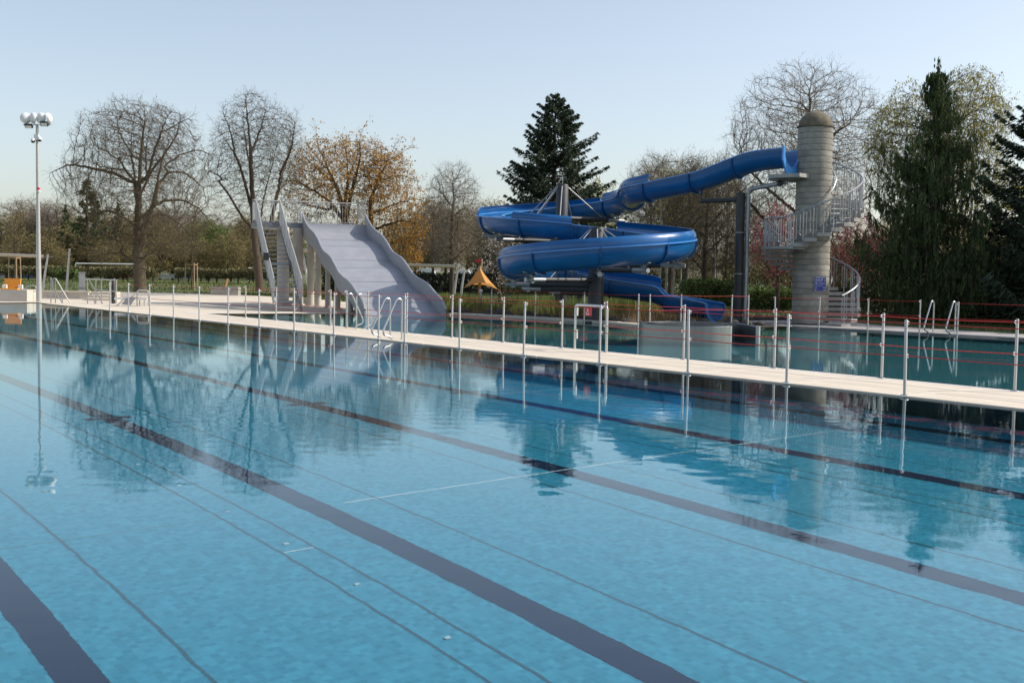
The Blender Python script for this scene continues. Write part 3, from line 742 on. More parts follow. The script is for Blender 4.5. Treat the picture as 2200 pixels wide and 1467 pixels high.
# ================================================================== WIDE WAVE SLIDE WITH STAIR
tC = at(719, 480, 52.0); bC = gnd(864, 680, 0.0); tC = np.array([tC[0], tC[1]]); bC2 = np.array([bC[0], bC[1]])
sd_ = (bC2 - tC); SL = np.linalg.norm(sd_); sd_ /= SL; sp_ = np.array([-sd_[1], sd_[0]])            # along, across (to the right)
if sp_[0] < 0: sp_ = -sp_
WW = 2.95; ZT = 3.72
def ray_plane(px, py, o, d):
    """ray hits the vertical plane through o along d: returns s, z"""
    r = ray(px, py); n = np.array([-d[1], d[0]]); t = ((o - CAM[:2]) @ n) / (r[:2] @ n); p = CAM + r * t; return (p[:2] - o) @ d, p[2]
rimR = [(500 + a / 4.314, 380 + b / 4.314) for a, b in ((1215, 270), (1230, 330), (1255, 400), (1290, 460), (1330, 505), (1380, 540), (1420, 590))] + [(640 + a / 6.11, 520 + b / 6.11) for a, b in ((1170, 0), (1190, 40), (1220, 95), (1260, 145), (1300, 170), (1350, 200), (1390, 240), (1430, 295), (1465, 350), (1500, 405), (1550, 455), (1600, 490), (1660, 520), (1720, 565), (1770, 625), (1810, 675), (1850, 715), (1890, 755), (1920, 800), (1940, 860), (1952, 920), (1955, 970))]
oR = tC + sp_ * WW / 2; prof = [ray_plane(x, y, oR, sd_) for x, y in rimR]
S_ = np.array([p[0] for p in prof]); Z_ = np.array([p[1] for p in prof]); S_ = np.maximum.accumulate(S_ + np.arange(len(S_)) * 1e-4)
ss = np.linspace(max(0, S_[0]), SL + .5, 90); rz_ = np.interp(ss, S_, Z_); rz_[ss > S_[-1]] = Z_[-1] - .5
for _ in range(1): rz_[1:-1] = (rz_[:-2] + 2 * rz_[1:-1] + rz_[2:]) / 4
wh = np.interp(ss, [0, .9, 2.0, SL - 2, SL - .3, SL + .5], [.72, .62, .46, .46, .55, .55]); fz_ = np.minimum(rz_ - wh, ZT - .02); fz_[ss < .05] = ZT - .02
ws = empty('wave_slide', (tC[0], tC[1], 0)); tag(ws, 'wide grey wave slide with side walls running down into the second pool', 'water slide')
def wp(s, c, z): p = sd_ * s + sp_ * c; return (p[0], p[1], z)
seams = [0] + [int(k) for k in np.linspace(0, 89, 9)[1:-1]] + [89]
for a, b in zip(seams[:-1], seams[1:]):
    e = .018; rows = []
    for i in range(a, b + 1):
        s_ = ss[i] + (e if i == a else 0) - (e if i == b else 0)
        rows.append([wp(s_, -WW / 2 + .02, fz_[i]), wp(s_, WW / 2 - .02, fz_[i]), wp(s_, WW / 2 - .02, fz_[i] - .05), wp(s_, -WW / 2 + .02, fz_[i] - .05)])
    mb = loft(rows, True); m_ = (len(rows) - 1) * 4; mb.f += [(0, 1, 2, 3), (m_ + 3, m_ + 2, m_ + 1, m_)]
    mb.build('slide_section', 'slide_grey', ws, True, 50)
    if a > 0:
        n3 = fz_[a]; MB().add([wp(ss[a] - .045, -WW / 2 + .05, np.interp(ss[a] - .045, ss, fz_) + .004), wp(ss[a] - .045, WW / 2 - .05, np.interp(ss[a] - .045, ss, fz_) + .004), wp(ss[a] + .045, WW / 2 - .05, np.interp(ss[a] + .045, ss, fz_) + .004), wp(ss[a] + .045, -WW / 2 + .05, np.interp(ss[a] + .045, ss, fz_) + .004)], [(3, 2, 1, 0)]).build('joint_strip', 'stair_grey', ws)
MB().add([wp(ss[0], -1.4, fz_[0] - .09), wp(ss[0], 1.4, fz_[0] - .09)], []) 
rows = [[wp(ss[i], -WW / 2 + .1, fz_[i] - .055), wp(ss[i], WW / 2 - .1, fz_[i] - .055), wp(ss[i], WW / 2 - .1, fz_[i] - .12), wp(ss[i], -WW / 2 + .1, fz_[i] - .12)] for i in range(90)]
loft(rows, True).build('under_frame', 'slide_wall', ws, True, 50)
for sg in (-1, 1):
    rows = []
    for i in range(90):
        x0, x1 = sg * (WW / 2 - .05), sg * WW / 2
        lo = fz_[i] - .16
        rows.append([wp(ss[i], x0, lo), wp(ss[i], x0, rz_[i]), wp(ss[i], x1, rz_[i]), wp(ss[i], x1, lo)])
    mb = loft(rows, True); m_ = 89 * 4; mb.f += [(0, 1, 2, 3), (m_ + 3, m_ + 2, m_ + 1, m_)]
    sw = mb.build('side_wall', 'slide_wall', ws, True, 30)
    MB().tube([wp(ss[i], sg * (WW / 2 - .02), rz_[i] + .01) for i in range(90)], .045, 8).build('wall_rim', 'slide_grey', sw, True)
# platform
PD = 1.7; PX0 = -3.52
MB().box(Vector(wp(-PD / 2, (PX0 + WW / 2) / 2, ZT - .14)), (PD, WW / 2 - PX0, .24), math.atan2(sd_[1], sd_[0])).build('platform', 'stair_grey', ws)
def railing(path, posts, h=1.02, step=.12, parent=None, zfun=None, top='painted_post'):
    """top rail, lower rail, posts and thin infill bars along a local polyline"""
    path = [np.array(p, float) for p in path]
    t_ = MB().tube([p + (0, 0, h) for p in path], .026, 8).build('top_rail', top, parent, True)
    MB().tube([p + (0, 0, .10) for p in path], .014, 6).build('lower_rail', 'galvanised', parent, True)
    MB().tube([p + (0, 0, h - .10) for p in path], .012, 6).build('upper_rail', 'galvanised', parent, True)
    bars = MB()
    for a, b in zip(path[:-1], path[1:]):
        L_ = np.linalg.norm(b - a); n_ = max(1, int(L_ / step)); m2 = max(1, int(L_ / posts))
        for i in range(n_ + 1):
            q = a + (b - a) * i / n_; bars.tube([q + (0, 0, .10), q + (0, 0, h - .10)], .007, 4, False)
        for i in range(m2 + 1):
            q = a + (b - a) * i / m2; MB().tube([q - (0, 0, .1), q + (0, 0, h)], .022, 8).build('rail_post', 'galvanised', parent, True)
    bars.build('infill_bars', 'galvanised', parent)
railing([wp(-.05, PX0 + .06, ZT), wp(-PD + .05, PX0 + .06, ZT), wp(-PD + .05, WW / 2 - .05, ZT), wp(-.05, WW / 2 - .05, ZT)], .95, parent=ws)
railing([wp(-.05, -WW / 2 - .08, ZT), wp(-.05, -WW / 2 - .75, ZT)], .6, parent=ws)
# stair: two flights with a landing between
ft = gnd(620, 669.5, DZ); f2 = np.array([ft[0], ft[1]]); t2 = np.array([tC[0], tC[1]]) + sp_ * (PX0 + .52) + sd_ * .02
st_d = (t2 - f2); SLn = np.linalg.norm(st_d); st_d /= SLn; st_p = np.array([st_d[1], -st_d[0]]); SW = .46
def sp3(s, c, z): p = f2 + st_d * s + st_p * c - tC; return np.array([p[0], p[1], z])
NS = 19; LAND = .95; run = (SLn - LAND) / (NS + 1); rise = (ZT - DZ) / (NS + 1); cur = run * .3; zz = DZ; nose = []
tread_me = None
for k in range(NS):
    zz += rise
    if k == 9:
        MB().box(sp3(cur + LAND / 2, 0, zz - .04), (LAND + .1, SW * 2, .12), math.atan2(st_d[1], st_d[0])).build('stair_landing', 'stair_grey', ws); nose.append((cur, zz)); cur += LAND; nose.append((cur, zz)); continue
    MB().box(sp3(cur + run * .5, 0, zz - .02), (run * .92, SW * 2, .04), math.atan2(st_d[1], st_d[0])).build('tread', 'stair_grey', ws)
    nose.append((cur, zz)); cur += run
nose = [(0, DZ + .05)] + nose + [(SLn, ZT)]
ns_, nz_ = np.array(nose)[:, 0], np.array(nose)[:, 1]
sl1 = np.interp(.02, ns_, nz_)
flights = [(0.0, nose[9][0] + .1), (nose[11][0] - .02, SLn)]
for sg in (-1, 1):
    for (a, b) in ((0.0, nose[10][0]), (nose[10][0], nose[11][0]), (nose[11][0], SLn)):
        za, zb = np.interp(a, ns_, nz_), np.interp(b, ns_, nz_)
        MB().beam(sp3(a, sg * (SW + .03), za - .02), sp3(b, sg * (SW + .03), zb - .02), .04, .26).build('stringer', 'stair_grey', ws)
    for (a, b) in ((0.25, nose[11][0] - .2), (nose[11][0] - .15, SLn - .02)):
        za, zb = np.interp(a, ns_, nz_), np.interp(b, ns_, nz_); pth = [sp3(a, sg * (SW + .06), za), sp3(b, sg * (SW + .06), zb)]
        railing(pth, 1.1, h=.98, step=.085, parent=ws)
# columns under slide and platform
for px_, py_, rr0 in ((608, 656, .26), (640, 655, .24)):
    loc = gnd(px_, py_, DZ)[:2] - tC; MB().lathe([(0, ZT - .26), (rr0, ZT - .26), (rr0, .08), (rr0 + .06, .08), (rr0 + .06, DZ)], (loc[0], loc[1], 0), 20).build('column', 'light_concrete', ws, True)
for s_, c_, rr0 in ((.7, -1.2, .16), (.7, 1.1, .16), (2.0, -1.1, .13), (4.2, -1.1, .11), (4.2, 1.1, .11), (6.3, -1.1, .12), (6.3, 1.1, .12), (8.8, -1.1, .11), (8.8, 1.1, .11)):
    zt_ = float(np.interp(s_, ss, fz_)) - .10; p = wp(s_, c_, 0); MB().lathe([(0, zt_), (rr0, zt_), (rr0, .08), (rr0 + .06, .08), (rr0 + .06, DZ)], (p[0], p[1], 0), 18).build('column', 'light_concrete', ws, True)
MB().box(sp3(2.2, -.62, 2.1), (.22, .12, .30)).build('control_box', 'dark_steel', ws)

# ================================================================== POOL LADDERS AND GATE
def ladder(p, nrm, along, label, gap=.52, h=.96, foot_yellow=True, fl=1):
    """p on the deck edge, nrm unit vector towards the water, along = unit vector along the edge"""
    root = empty('pool_ladder', (p[0], p[1], p[2])); tag(root, label, 'pool ladder', 'pool ladders')
    for s_ in (-.5, .5):
        o_ = np.array([along[0] * s_ * gap, along[1] * s_ * gap, 0]); nv = np.array([nrm[0], nrm[1], 0.])
        def q(a, z): return o_ + nv * a + np.array([0, 0, z])
        pts = [q(-.30, -.02), q(-.30, h - .10)] + [q(-.30 + .085 - .085 * math.cos(t), h - .10 + .085 * math.sin(t)) for t in np.linspace(.3, math.pi - .45, 7)] + [q(.14, .36)] 
        bot = fillet([q(-.10, h - .13), q(.20, .22), q(.18, .12), q(-.04, .06), q(-.05, -.12), q(.14, -.16), q(.14, -1.15)], .09, 5)
        pts = pts[:-1] + bot[1:]
        rl = MB().tube(pts, .0215, 10).build('rail', 'steel', root, True)
        MB().lathe([(.0, .012), (.05, .012), (.055, -.01)], tuple(q(-.30, 0)), 12).build('base_ring', 'yellow' if foot_yellow else 'steel', rl, True)
    for k in range(4):
        z = -.25 - .25 * k; a = np.array([nrm[0] * .14, nrm[1] * .14, z]); d_ = np.array([along[0], along[1], 0]) * gap / 2
        MB().beam(a - d_, a + d_, .08, .03).build('rung', 'steel', root)
pl_ = (onv(796, 13.47, DZ) + onv(842, 13.47, DZ)) / 2
ladder(pl_ + np.append(VD * .10, 0), -VD, UD, 'steel ladder with bowed rails in the gap of the main pool fence', foot_yellow=False)
pl2 = (onv(757, 15.5, DZ) + onv(790, 15.5, DZ)) / 2
ladder(pl2 + np.append(VD * .05, 0), VD, UD, 'steel ladder with yellow foot rings opposite the wave slide')
e1_ = np.array([13.72 - 8.87, 30.52 - 36.12]); e1_ /= np.linalg.norm(e1_); n1_ = np.array([-e1_[1], e1_[0]]); n1_ = -n1_ if n1_[1] > 0 else n1_
pf = gnd(2014, 719, DZ); ladder(np.array([pf[0], pf[1], DZ]) - np.append(n1_ * .05, 0), n1_, e1_, 'steel ladder on the far rim in front of the drooping conifer', gap=.66, foot_yellow=False)
# gate between two posts of the coping fence
ga = onv(1235, 15.40, DZ); gb = onv(1303, 15.36, DZ); gd = (gb - ga); gl = np.linalg.norm(gd); gd /= gl
gt = empty('gate', tuple(ga)); tag(gt, 'plain inverted U steel gate frame with a small red sign', 'gate')
pth = fillet([(0, 0, 0), (0, 0, .93), tuple(gd * gl + np.array([0, 0, .93])), tuple(gd * gl)], .09, 6)
MB().tube(pth, .026, 10).build('frame', 'steel', gt, True)
for z in (.80, .32): MB().box((gd[0] * .06, gd[1] * .06, z), (.035, .03, .19), math.atan2(gd[1], gd[0])).build('hinge_plate', 'steel', gt)
sx = gd * .42; sg_ = MB().box((sx[0], sx[1], .80), (.215, .008, .165), math.atan2(gd[1], gd[0])).build('sign', 'red_sign', gt); sg_['label'] = 'small red sign with white triangle pictogram'
nv = np.array([gd[1], -gd[0], 0]); nv = nv if nv[1] < 0 else -nv
def sp(a, z): return tuple(sx + np.array([gd[0], gd[1], 0]) * a + nv * .008 + np.array([0, 0, .80 + z]))
pic = MB()
for a, b in (((-.055, -.045), (.0, .03)), ((.0, .03), (.05, -.045)), ((-.06, -.04), (.06, -.05)), ((-.035, -.06), (.02, -.06)), ((-.02, .028), (.035, .034)), ((-.03, .06), (-.01, .05)), ((.0, .06), (.02, .05))): pic.tube([sp(*a), sp(*b)], .0055, 5)
pic.build('pictogram', 'print_white', sg_)
for h_ in (.05, -.02): pass
for a in (-.08, .08): MB().tube([sp(a, .08), sp(a, .13)], .004, 5).build('hanger', 'steel', sg_)

# ================================================================== LEFT: MAST, BLOCK, RAILS
mY = 50.4; mb0 = at(84, 650, mY); mz = at(79, 268, mY)[2]
ms = empty('camera_mast', (mb0[0], mb0[1], DZ)); tag(ms, 'tall pale mast with loudspeakers, lamps and cameras at the pool end', 'mast')
tz = mz - DZ
MB().tube([(0, 0, 0), (0, 0, tz * .45), (0, 0, tz)], [.115, .085, .062], 14).build('pole', 'painted_post', ms, True)
MB().beam((-.62, .05, tz), (.62, -.05, tz), .07, .06).build('crossbar', 'steel', ms)
for x, yw, t in ((-.50, -1.2, .15), (-.16, -2.4, .05), (.17, -2.0, .05), (.50, .2, .15)):
    M = Matrix.Rotation(yw, 3, 'Z') @ Matrix.Rotation(math.pi / 2 - t, 3, 'Y')
    prof_ = [(0, .16)] + [(.235 * math.sin(a), .16 * math.cos(a)) for a in np.linspace(.15, math.pi / 2, 8)] + [(.24, -.05), (.20, -.06), (0, -.06)]
    sp_o = MB().lathe(prof_, (x, 0, tz + .28), 20, M).build('loudspeaker', 'white_plastic', ms, True, 45)
    MB().tube([(x, 0, tz), (x, 0, tz + .12)], .03, 8).build('bracket', 'steel', sp_o, True)
for x, tl in ((-.32, .5), (.36, .15)):
    fl_ = MB().box((x, -.12, tz - .03 + (.05 if x > 0 else -.05)), (.32, .10, .20), .05, tl + .5).build('flood_lamp', 'dark_steel', ms)
    Mx = Matrix.Rotation(.05, 3, 'Z') @ Matrix.Rotation(tl + .5, 3, 'X'); c = Vector((x, -.12, tz - .03 + (.05 if x > 0 else -.05))) + Mx @ Vector((0, -.055, 0))
    MB().box(c, (.26, .012, .15), .05, tl + .5).build('lamp_glass', 'lamp_glass', fl_)
cz = tz - .55
MB().box((.0, -.08, cz), (.20, .10, .24)).build('camera_box', 'white_plastic', ms)
for x, dz in ((-.14, -.18), (.15, -.12)):
    cm = MB().lathe([(0, .12), (.06, .12), (.10, .04), (.105, 0), (.09, 0)], (x, -.12, cz + dz), 16).build('camera', 'white_plastic', ms, True)
    MB().lathe([(.09 * math.cos(a), -.09 * math.sin(a)) for a in np.linspace(0, math.pi / 2 - .01, 7)], (x, -.12, cz + dz), 16).build('camera_dome', 'black_gloss', cm, True)
bz = at(82, 409, mY)[2] - DZ
be = MB().lathe([(0, .13), (.06, .11), (.075, .05), (.075, 0)], (.07, -.09, bz), 14).build('beacon', 'red_plastic', ms, True)
MB().lathe([(.08, 0), (.08, -.06), (0, -.08)], (.07, -.09, bz), 14).build('beacon_base', 'white_plastic', be, True)

blkY = 50.8; b1 = at(58, 648, blkY); bl = empty('start_block', (b1[0], b1[1], 0)); tag(bl, 'plain pale concrete block at the pool edge beneath the orange bench', 'concrete block')
bh = at(58, 623, blkY)[2]
MB().box((-2.0, .75, bh / 2 - .2), (4.0, 1.5, bh + .4)).build('block_body', 'light_concrete', bl)
orx = at(20, 620, blkY + .3); ob = empty('orange_bench', (orx[0], orx[1], bh)); tag(ob, 'bright orange bench with white arm posts on the concrete block', 'bench')
MB().box((-.02, .40, .26), (.72, .07, .46), 0, -.12).build('backrest', 'orange', ob); MB().box((.09, -.02, .0), (.74, .42, .11)).build('seat', 'orange', ob)
for x in (-.30, .42):
    a_ = MB().box((x, .10, .13), (.09, .10, .18)).build('arm_post', 'white_plastic', ob); MB().box((x + (.10 if x > 0 else .11), .12, .13), (.06, .10, .19)).build('arm_cover', 'white_plastic', a_)
MB().tube([(.18, .2, .06), (.26, .12, .12), (.34, .1, .12)], .018, 6).build('strap', 'wood_board', ob, True)

def rails(name, Y, label, lines, group='handrails at the pool end', r=.024):
    c = at(lines[0][0][0], 650, Y); root = empty(name, (c[0], c[1], 0)); tag(root, label, 'handrail', group); o0 = np.array([c[0], c[1], 0])
    for ln in lines:
        pts = [at(p[0], p[1], Y + (p[2] if len(p) > 2 else 0)) - o0 for p in ln]
        MB().tube(fillet(pts, .06, 4) if len(pts) > 2 else pts, r, 8).build('rail', 'painted_post', root, True)
    return root
rails('handrail', 49.2, 'steel stair handrail nearest the mast sloping into the water', [[(119, 652), (119, 598)], [(109.5, 652), (109.5, 596)], [(113, 618), (113, 599), (119, 597.5), (151, 652.5), (147, 668)], [(113.5, 618), (134, 651), (131, 668)], [(134, 655), (134, 626)]])
rails('handrail', 49.2, 'long steel handrail by the dark post sloping into the water', [[(184, 599), (252, 602)], [(188, 652), (188, 600)], [(206, 652), (206, 600)], [(218, 652), (218, 600)], [(190, 598.5), (222, 654), (219, 668)], [(188.5, 622), (204, 649), (201, 662)], [(206, 622.5), (250, 626)], [(238, 652), (238, 601.5)], [(250, 652), (250, 601)]])
rails('handrail', 51.5, 'short bent handrail behind the concrete block', [[(45, 624), (63, 614), (74, 613.5), (78, 617), (78, 646)], [(65, 617), (65, 647)], [(58, 625.5), (79, 625.5)]], r=.018)
dp = at(244, 652, 49.6); o = MB().tube([(0, 0, 0), (0, 0, 1.08), (0, 0, 1.1)], [.085, .085, .07], 14).build('bollard', 'dark_steel', None, True); o.location = (dp[0], dp[1], DZ); tag(o, 'dark round bollard among the left handrails', 'bollard')

# entry aid: steel frame with pale deck plate and a sloping grey panel
Ye = 46.9; c = at(285, 659, Ye); ea = empty('entry_aid', (c[0], c[1], 0)); tag(ea, 'low white entry platform with steel rails and sloping grey panel', 'pool entry aid'); o0 = np.array([c[0], c[1], 0])
def e_(px, py, dy=0.0): return at(px, py, Ye + dy) - o0
MB().beam(e_(251, 641, .1), e_(320, 642, .1), .62, .09).build('deck_plate', 'white_plastic', ea)
MB().tube(fillet([e_(294.5, 659, -.2), e_(294.5, 623.5, -.2), e_(319, 624, -.2), e_(319, 659, -.2)], .12, 5), .028, 8).build('hoop', 'painted_post', ea, True)
MB().tube(fillet([e_(300, 656, .4), e_(300, 640, .4)], .1), .024, 8).build('leg', 'painted_post', ea, True); MB().tube([e_(310, 660, -.1), e_(310, 643, -.1)], .024, 8).build('leg', 'painted_post', ea, True)
for dy in (-.22, .30): MB().tube(fillet([e_(216, 657.5, dy), e_(252, 657, dy), e_(267, 640.5, dy), e_(283, 640.5, dy), e_(291, 629, dy)], .12, 5), .022, 8).build('side_rail', 'painted_post', ea, True)
MB().add([e_(271, 640, -.25), e_(291, 640, -.25), e_(281, 656, -.25), e_(261, 654, -.25), e_(271, 640, -.18), e_(291, 640, -.18), e_(281, 656, -.18), e_(261, 654, -.18)], [(0, 1, 2, 3), (7, 6, 5, 4), (0, 4, 5, 1), (1, 5, 6, 2), (2, 6, 7, 3), (3, 7, 4, 0)]).build('sloping_panel', 'slide_grey', ea)
MB().add([e_(212, 658, -.4), e_(292, 660, -.4), e_(292, 657, .5), e_(212, 656, .5)] , [(0, 1, 2, 3)]).build('foot_plate', 'cabinet_grey', ea)

# terrace wall with coping and steps behind the pool end
Yw = 55.5; twl = empty('terrace_wall', tuple(at(150, 645, Yw) * (1, 1, 0))); tag(twl, 'low pale terrace wall with a bright coping behind the pool end', 'wall'); o0 = np.array(twl.location)
wl = at(40, 640, Yw) - o0; wr = at(192, 640, Yw) - o0
for k in range(7):
    a = wl + (wr - wl) * k / 7; b = wl + (wr - wl) * (k + 1) / 7; a[2] = b[2] = .20; d_ = (b - a) / np.linalg.norm(b - a) * .006
    MB().beam(a + d_, b - d_, .3, .30).build('wall_panel', 'light_concrete', twl); a[2] = b[2] = .385
    MB().beam(a + d_, b - d_, .5, .07).build('coping_stone', 'deck_stone', twl)
stp = empty('terrace_steps', tuple(at(222, 645, Yw - 2) * (1, 1, 0))); tag(stp, 'broad low stone steps beside the left handrails', 'steps'); o0 = np.array(stp.location)
for k, (z, dy) in enumerate(((.08, -1.6), (.20, -.6), (.32, .6))):
    a = at(192 + 4 * k, 640, Yw + dy) - o0; b = at(250, 640, Yw + dy) - o0; a[2] = b[2] = z; MB().beam(a, b, 1.15, .12).build('step', 'deck_stone', stp)
cb = at(176.5, 627, 64.5); cab = empty('cabinet', (cb[0], cb[1], .05), .35); tag(cab, 'tall grey service cabinet standing by the leaning white pole', 'cabinet')
ch = at(176, 585, 64.5)[2] - .05
MB().box((0, 0, ch / 2), (.34, .36, ch - .04)).build('body', 'cabinet_grey', cab); MB().box((0, 0, ch - .01), (.40, .42, .04)).build('cap', 'painted_post', cab)
MB().box((.0, -.185, ch * .62), (.30, .012, ch * .62)).build('door', 'cabinet_grey', cab); MB().box((0, -.186, ch * .27), (.34, .012, .03)).build('seam', 'dark_steel', cab)
# concrete bench blocks with timber lounger back
def stone_bench(pxa, pxb, py, top, Y, label, back=True):
    a = at(pxa, py, Y); b = at(pxb, py, Y); zt_ = at(pxa, top, Y)[2]; c = (a + b) / 2; r_ = empty('stone_bench', (c[0], c[1], 0)); tag(r_, label, 'bench')
    MB().box((0, .3, zt_ / 2), (b[0] - a[0], .7, zt_)).build('seat_block', 'concrete', r_)
    if back:
        bk_ = MB().box((-.35, .32, zt_ + .03), (.62, .5, .05)).build('timber_seat', 'wood_board', r_)
        MB().box((.03, .35, zt_ + .25), (.06, .5, .48), 0, 0, .25).build('timber_back', 'wood_board', r_)
stone_bench(453, 512, 632, 616, 68.5, 'concrete bench block with a timber seat on the lawn edge')
stone_bench(650, 680, 655, 641, 52.5, 'small concrete block under the wave slide platform', False)
stone_bench(607, 630, 660, 646, 49.5, 'pale concrete block behind the foot of the stair', False)

# ================================================================== AWNINGS, SAIL, GOALS, BANNERS
def leaning_pole(pt, pb, Y, label, r=.06, m='painted_post', cat='pole', name='leaning_pole', group=None):
    a = at(*pb, Y); b = at(*pt, Y); o = MB().tube([a - (0, 0, .25), a * .5 + b * .5, b], [r * 1.1, r, r * .85], 10).build(name, m, None, True); tag(o, label, cat, group); return o
def awning(pa, pb, Y, label):
    a = at(*pa, Y); b = at(*pb, Y); r_ = empty('rolled_awning', tuple(a)); tag(r_, label, 'awning'); d_ = b - a
    MB().tube([(0, 0, 0), tuple(d_)], .075, 10).build('cassette', 'awning', r_, True); MB().beam((0, -.02, .08), tuple(d_ + np.array([0, -.02, .08])), .10, .035).build('cover', 'white_plastic', r_)
    MB().tube([tuple(d_), tuple(d_ * (1 + .5 / np.linalg.norm(d_)))], .022, 6).build('end_fitting', 'galvanised', r_, True)
awning((-60, 546), (93, 551.5), 61, 'rolled awning between poles behind the mast')
leaning_pole((103.5, 546), (89.5, 633), 61, 'leaning pole just behind the mast holding the awning')
leaning_pole((150, 534), (141.5, 633), 62, 'leaning white pole standing left of the grey cabinet')
leaning_pole((649, 535), (668, 646), 56, 'leaning white pole between the stair and the wave slide'); awning((700, 542), (652, 539), 56, 'short rolled awning behind the wave slide columns')
awning((800, 568), (976, 573), 60, 'long rolled awning behind the wave slide'); leaning_pole((985, 568), (973, 645), 60, 'leaning pole at the end of the long awning')
leaning_pole((998, 580), (988, 645), 58, 'leaning pole left of the orange sail')
leaning_pole((1361, 560), (1350, 640), 60, 'hidden', r=.01) if False else None
# orange sail on a timber pole
Ys = 48; pk = at(1030, 574, Ys); sl_ = empty('shade_sail', (pk[0], pk[1], 0)); tag(sl_, 'orange pyramid shade sail on a timber pole with a red flag', 'shade sail'); o0 = np.array([pk[0], pk[1], 0])
cs = [at(996, 619, Ys) - o0, at(1044, 608, Ys - 1.3) - o0, at(1070, 622, Ys) - o0, at(1018, 612, Ys + 1.4) - o0]; pk0 = pk - o0
mb = MB()
for a, b in zip(cs, cs[1:] + cs[:1]):
    n = 7; vs = []; fs = []
    for i in range(n + 1):
        t = i / n; e = a * (1 - t) + b * t; e = e + (pk0 * .35 + (cs[0] + cs[2]) * .325 - e) * .10 * 4 * t * (1 - t) + np.array([0, 0, .06 * 4 * t * (1 - t)])
        for j in range(n + 1):
            s_ = j / n; q = pk0 * (1 - s_) + e * s_; q[2] -= .05 * math.sin(math.pi * s_); vs.append(q)
    for i in range(n):
        for j in range(n): k = i * (n + 1) + j; fs.append((k, k + 1, k + n + 2, k + n + 1))
    mb.add(vs, fs)
mb.build('sail', 'sail_orange', sl_, True, 60)
MB().tube([(0, 0, -.2), (.02, 0, 1.2), (0, 0, pk0[2] + .05)], .065, 10).build('pole', 'wood_pole', sl_, True)
tp_ = at(1035, 556, Ys) - o0; MB().tube([tuple(pk0 + (.06, .05, -.25)), tuple(tp_ + (.0, .05, -.2)), tuple(tp_ + (0, .05, 0))], .035, 8).build('flag_pole', 'wood_pole', sl_, True)
MB().add([tuple(tp_ + (0, .05, -.02)), tuple(tp_ + (-.12, .02, -.03)), tuple(tp_ + (-.27, .07, -.02)), tuple(tp_ + (-.27, .07, -.14)), tuple(tp_ + (-.12, .02, -.15)), tuple(tp_ + (0, .05, -.14))], [(0, 1, 4, 5), (1, 2, 3, 4)]).build('flag', 'red_cloth', sl_)
for cpt in cs:
    d_ = cpt - pk0; MB().tube([tuple(cpt), tuple(cpt + np.array([d_[0], d_[1], -abs(d_[2])]) * .22)], .008, 5).build('guy_rope', 'wood_pole', sl_, True)
sh = at(1033, 667, 45.5); shw = empty('shower_post', (sh[0], sh[1], .02)); tag(shw, 'slim pale shower post below the orange sail', 'shower')
MB().tube([(0, 0, 0), (0, 0, at(1033, 628, 45.5)[2])], .035, 10).build('post', 'painted_post', shw, True); MB().lathe([(0, .1), (.06, .08), (.06, 0), (0, -.02)], (0, -.03, at(1033, 628, 45.5)[2]), 12).build('shower_head', 'white_plastic', shw, True)
# football goals behind the hedge
def goal(pa, pb, ptop, pbot, Y, label):
    a = at(pa, pbot, Y); b = at(pb, pbot, Y); h = at(pa, ptop, Y)[2]; r_ = empty('football_goal', (a[0], a[1], 0)); tag(r_, label, 'goal'); L_ = b[0] - a[0]
    MB().tube([(0, 0, .3), (0, 0, h)], .05, 8).build('upright', 'goal_white', r_, True); MB().tube([(L_, 0, .3), (L_, 0, h)], .05, 8).build('upright', 'goal_white', r_, True)
    MB().tube([(0, 0, h), (L_, 0, h)], .05, 8).build('crossbar', 'goal_white', r_, True)
    for x in (0, L_): MB().tube([(x, 0, h), (x - .3, .8, h - .1), (x - .3, 1.6, .4)], .03, 6).build('stay', 'goal_white', r_, True)
goal(163, 290, 566, 604, 95, 'white football goal behind the big bare tree')
goal(533, 660, 576, 606, 100, 'white football goal behind the stair tower foot')
# boards along the sports ground
brd = [(0, 10, 584, 596, 'banner_white', 'white and blue'), (10.5, 23, 585, 596, 'banner_red', 'dull red'), (24, 33, 586, 596, 'banner_sky', 'pale blue'), (38, 50, 586, 596, 'banner_white', 'white sponsor'), (51, 72, 585, 596, 'banner_blue', 'blue'), (72.5, 80, 586, 596, 'banner_red', 'small red'), (86, 92, 586, 596, 'banner_white', 'narrow white'),
       (258, 290, 588, 596, 'banner_red', 'dark red'), (337, 347, 589, 597, 'banner_white', 'small white'), (347.5, 361, 589, 597, 'banner_white', 'printed white'), (361.5, 375, 589, 597, 'banner_white', 'second printed white'), (378, 392, 590, 597.5, 'banner_black', 'black and white'), (393, 410, 590.5, 598, 'banner_sky', 'teal'), (455, 470, 592, 599, 'banner_white', 'far white'), (471, 500, 592.5, 599, 'banner_black', 'long dark'), (540, 552, 594, 600, 'banner_mauve', 'mauve')]
for x0, x1, y0, y1, m, nm in brd:
    a = at(x0, y1, 100); b = at(x1, y1, 100); h = at(x0, y0, 100)[2]; r_ = empty('advertising_board', (a[0], a[1], 0)); tag(r_, '%s advertising board along the sports ground' % nm, 'board', 'boards along the sports ground')
    L_ = b[0] - a[0]; MB().box((L_ / 2, 0, (h + a[2]) / 2), (L_, .05, h - a[2])).build('panel', m, r_); pmat = 'banner_black' if m == 'banner_white' else 'banner_white'
    mbp = MB(); rb = random.Random(x0 * 7 + 1)
    for k in range(4): mbp.box((L_ * (.14 + .24 * k), -.03, a[2] + (h - a[2]) * (.35 + .3 * rb.random())), (L_ * .12 * (0.5 + rb.random()), .008, (h - a[2]) * .22))
    mbp.build('print', pmat, r_)
    for x in (.05, L_ - .05): MB().tube([(x, .05, .3), (x, .05, a[2] + .05)], .03, 6).build('support', 'galvanised', r_, True)
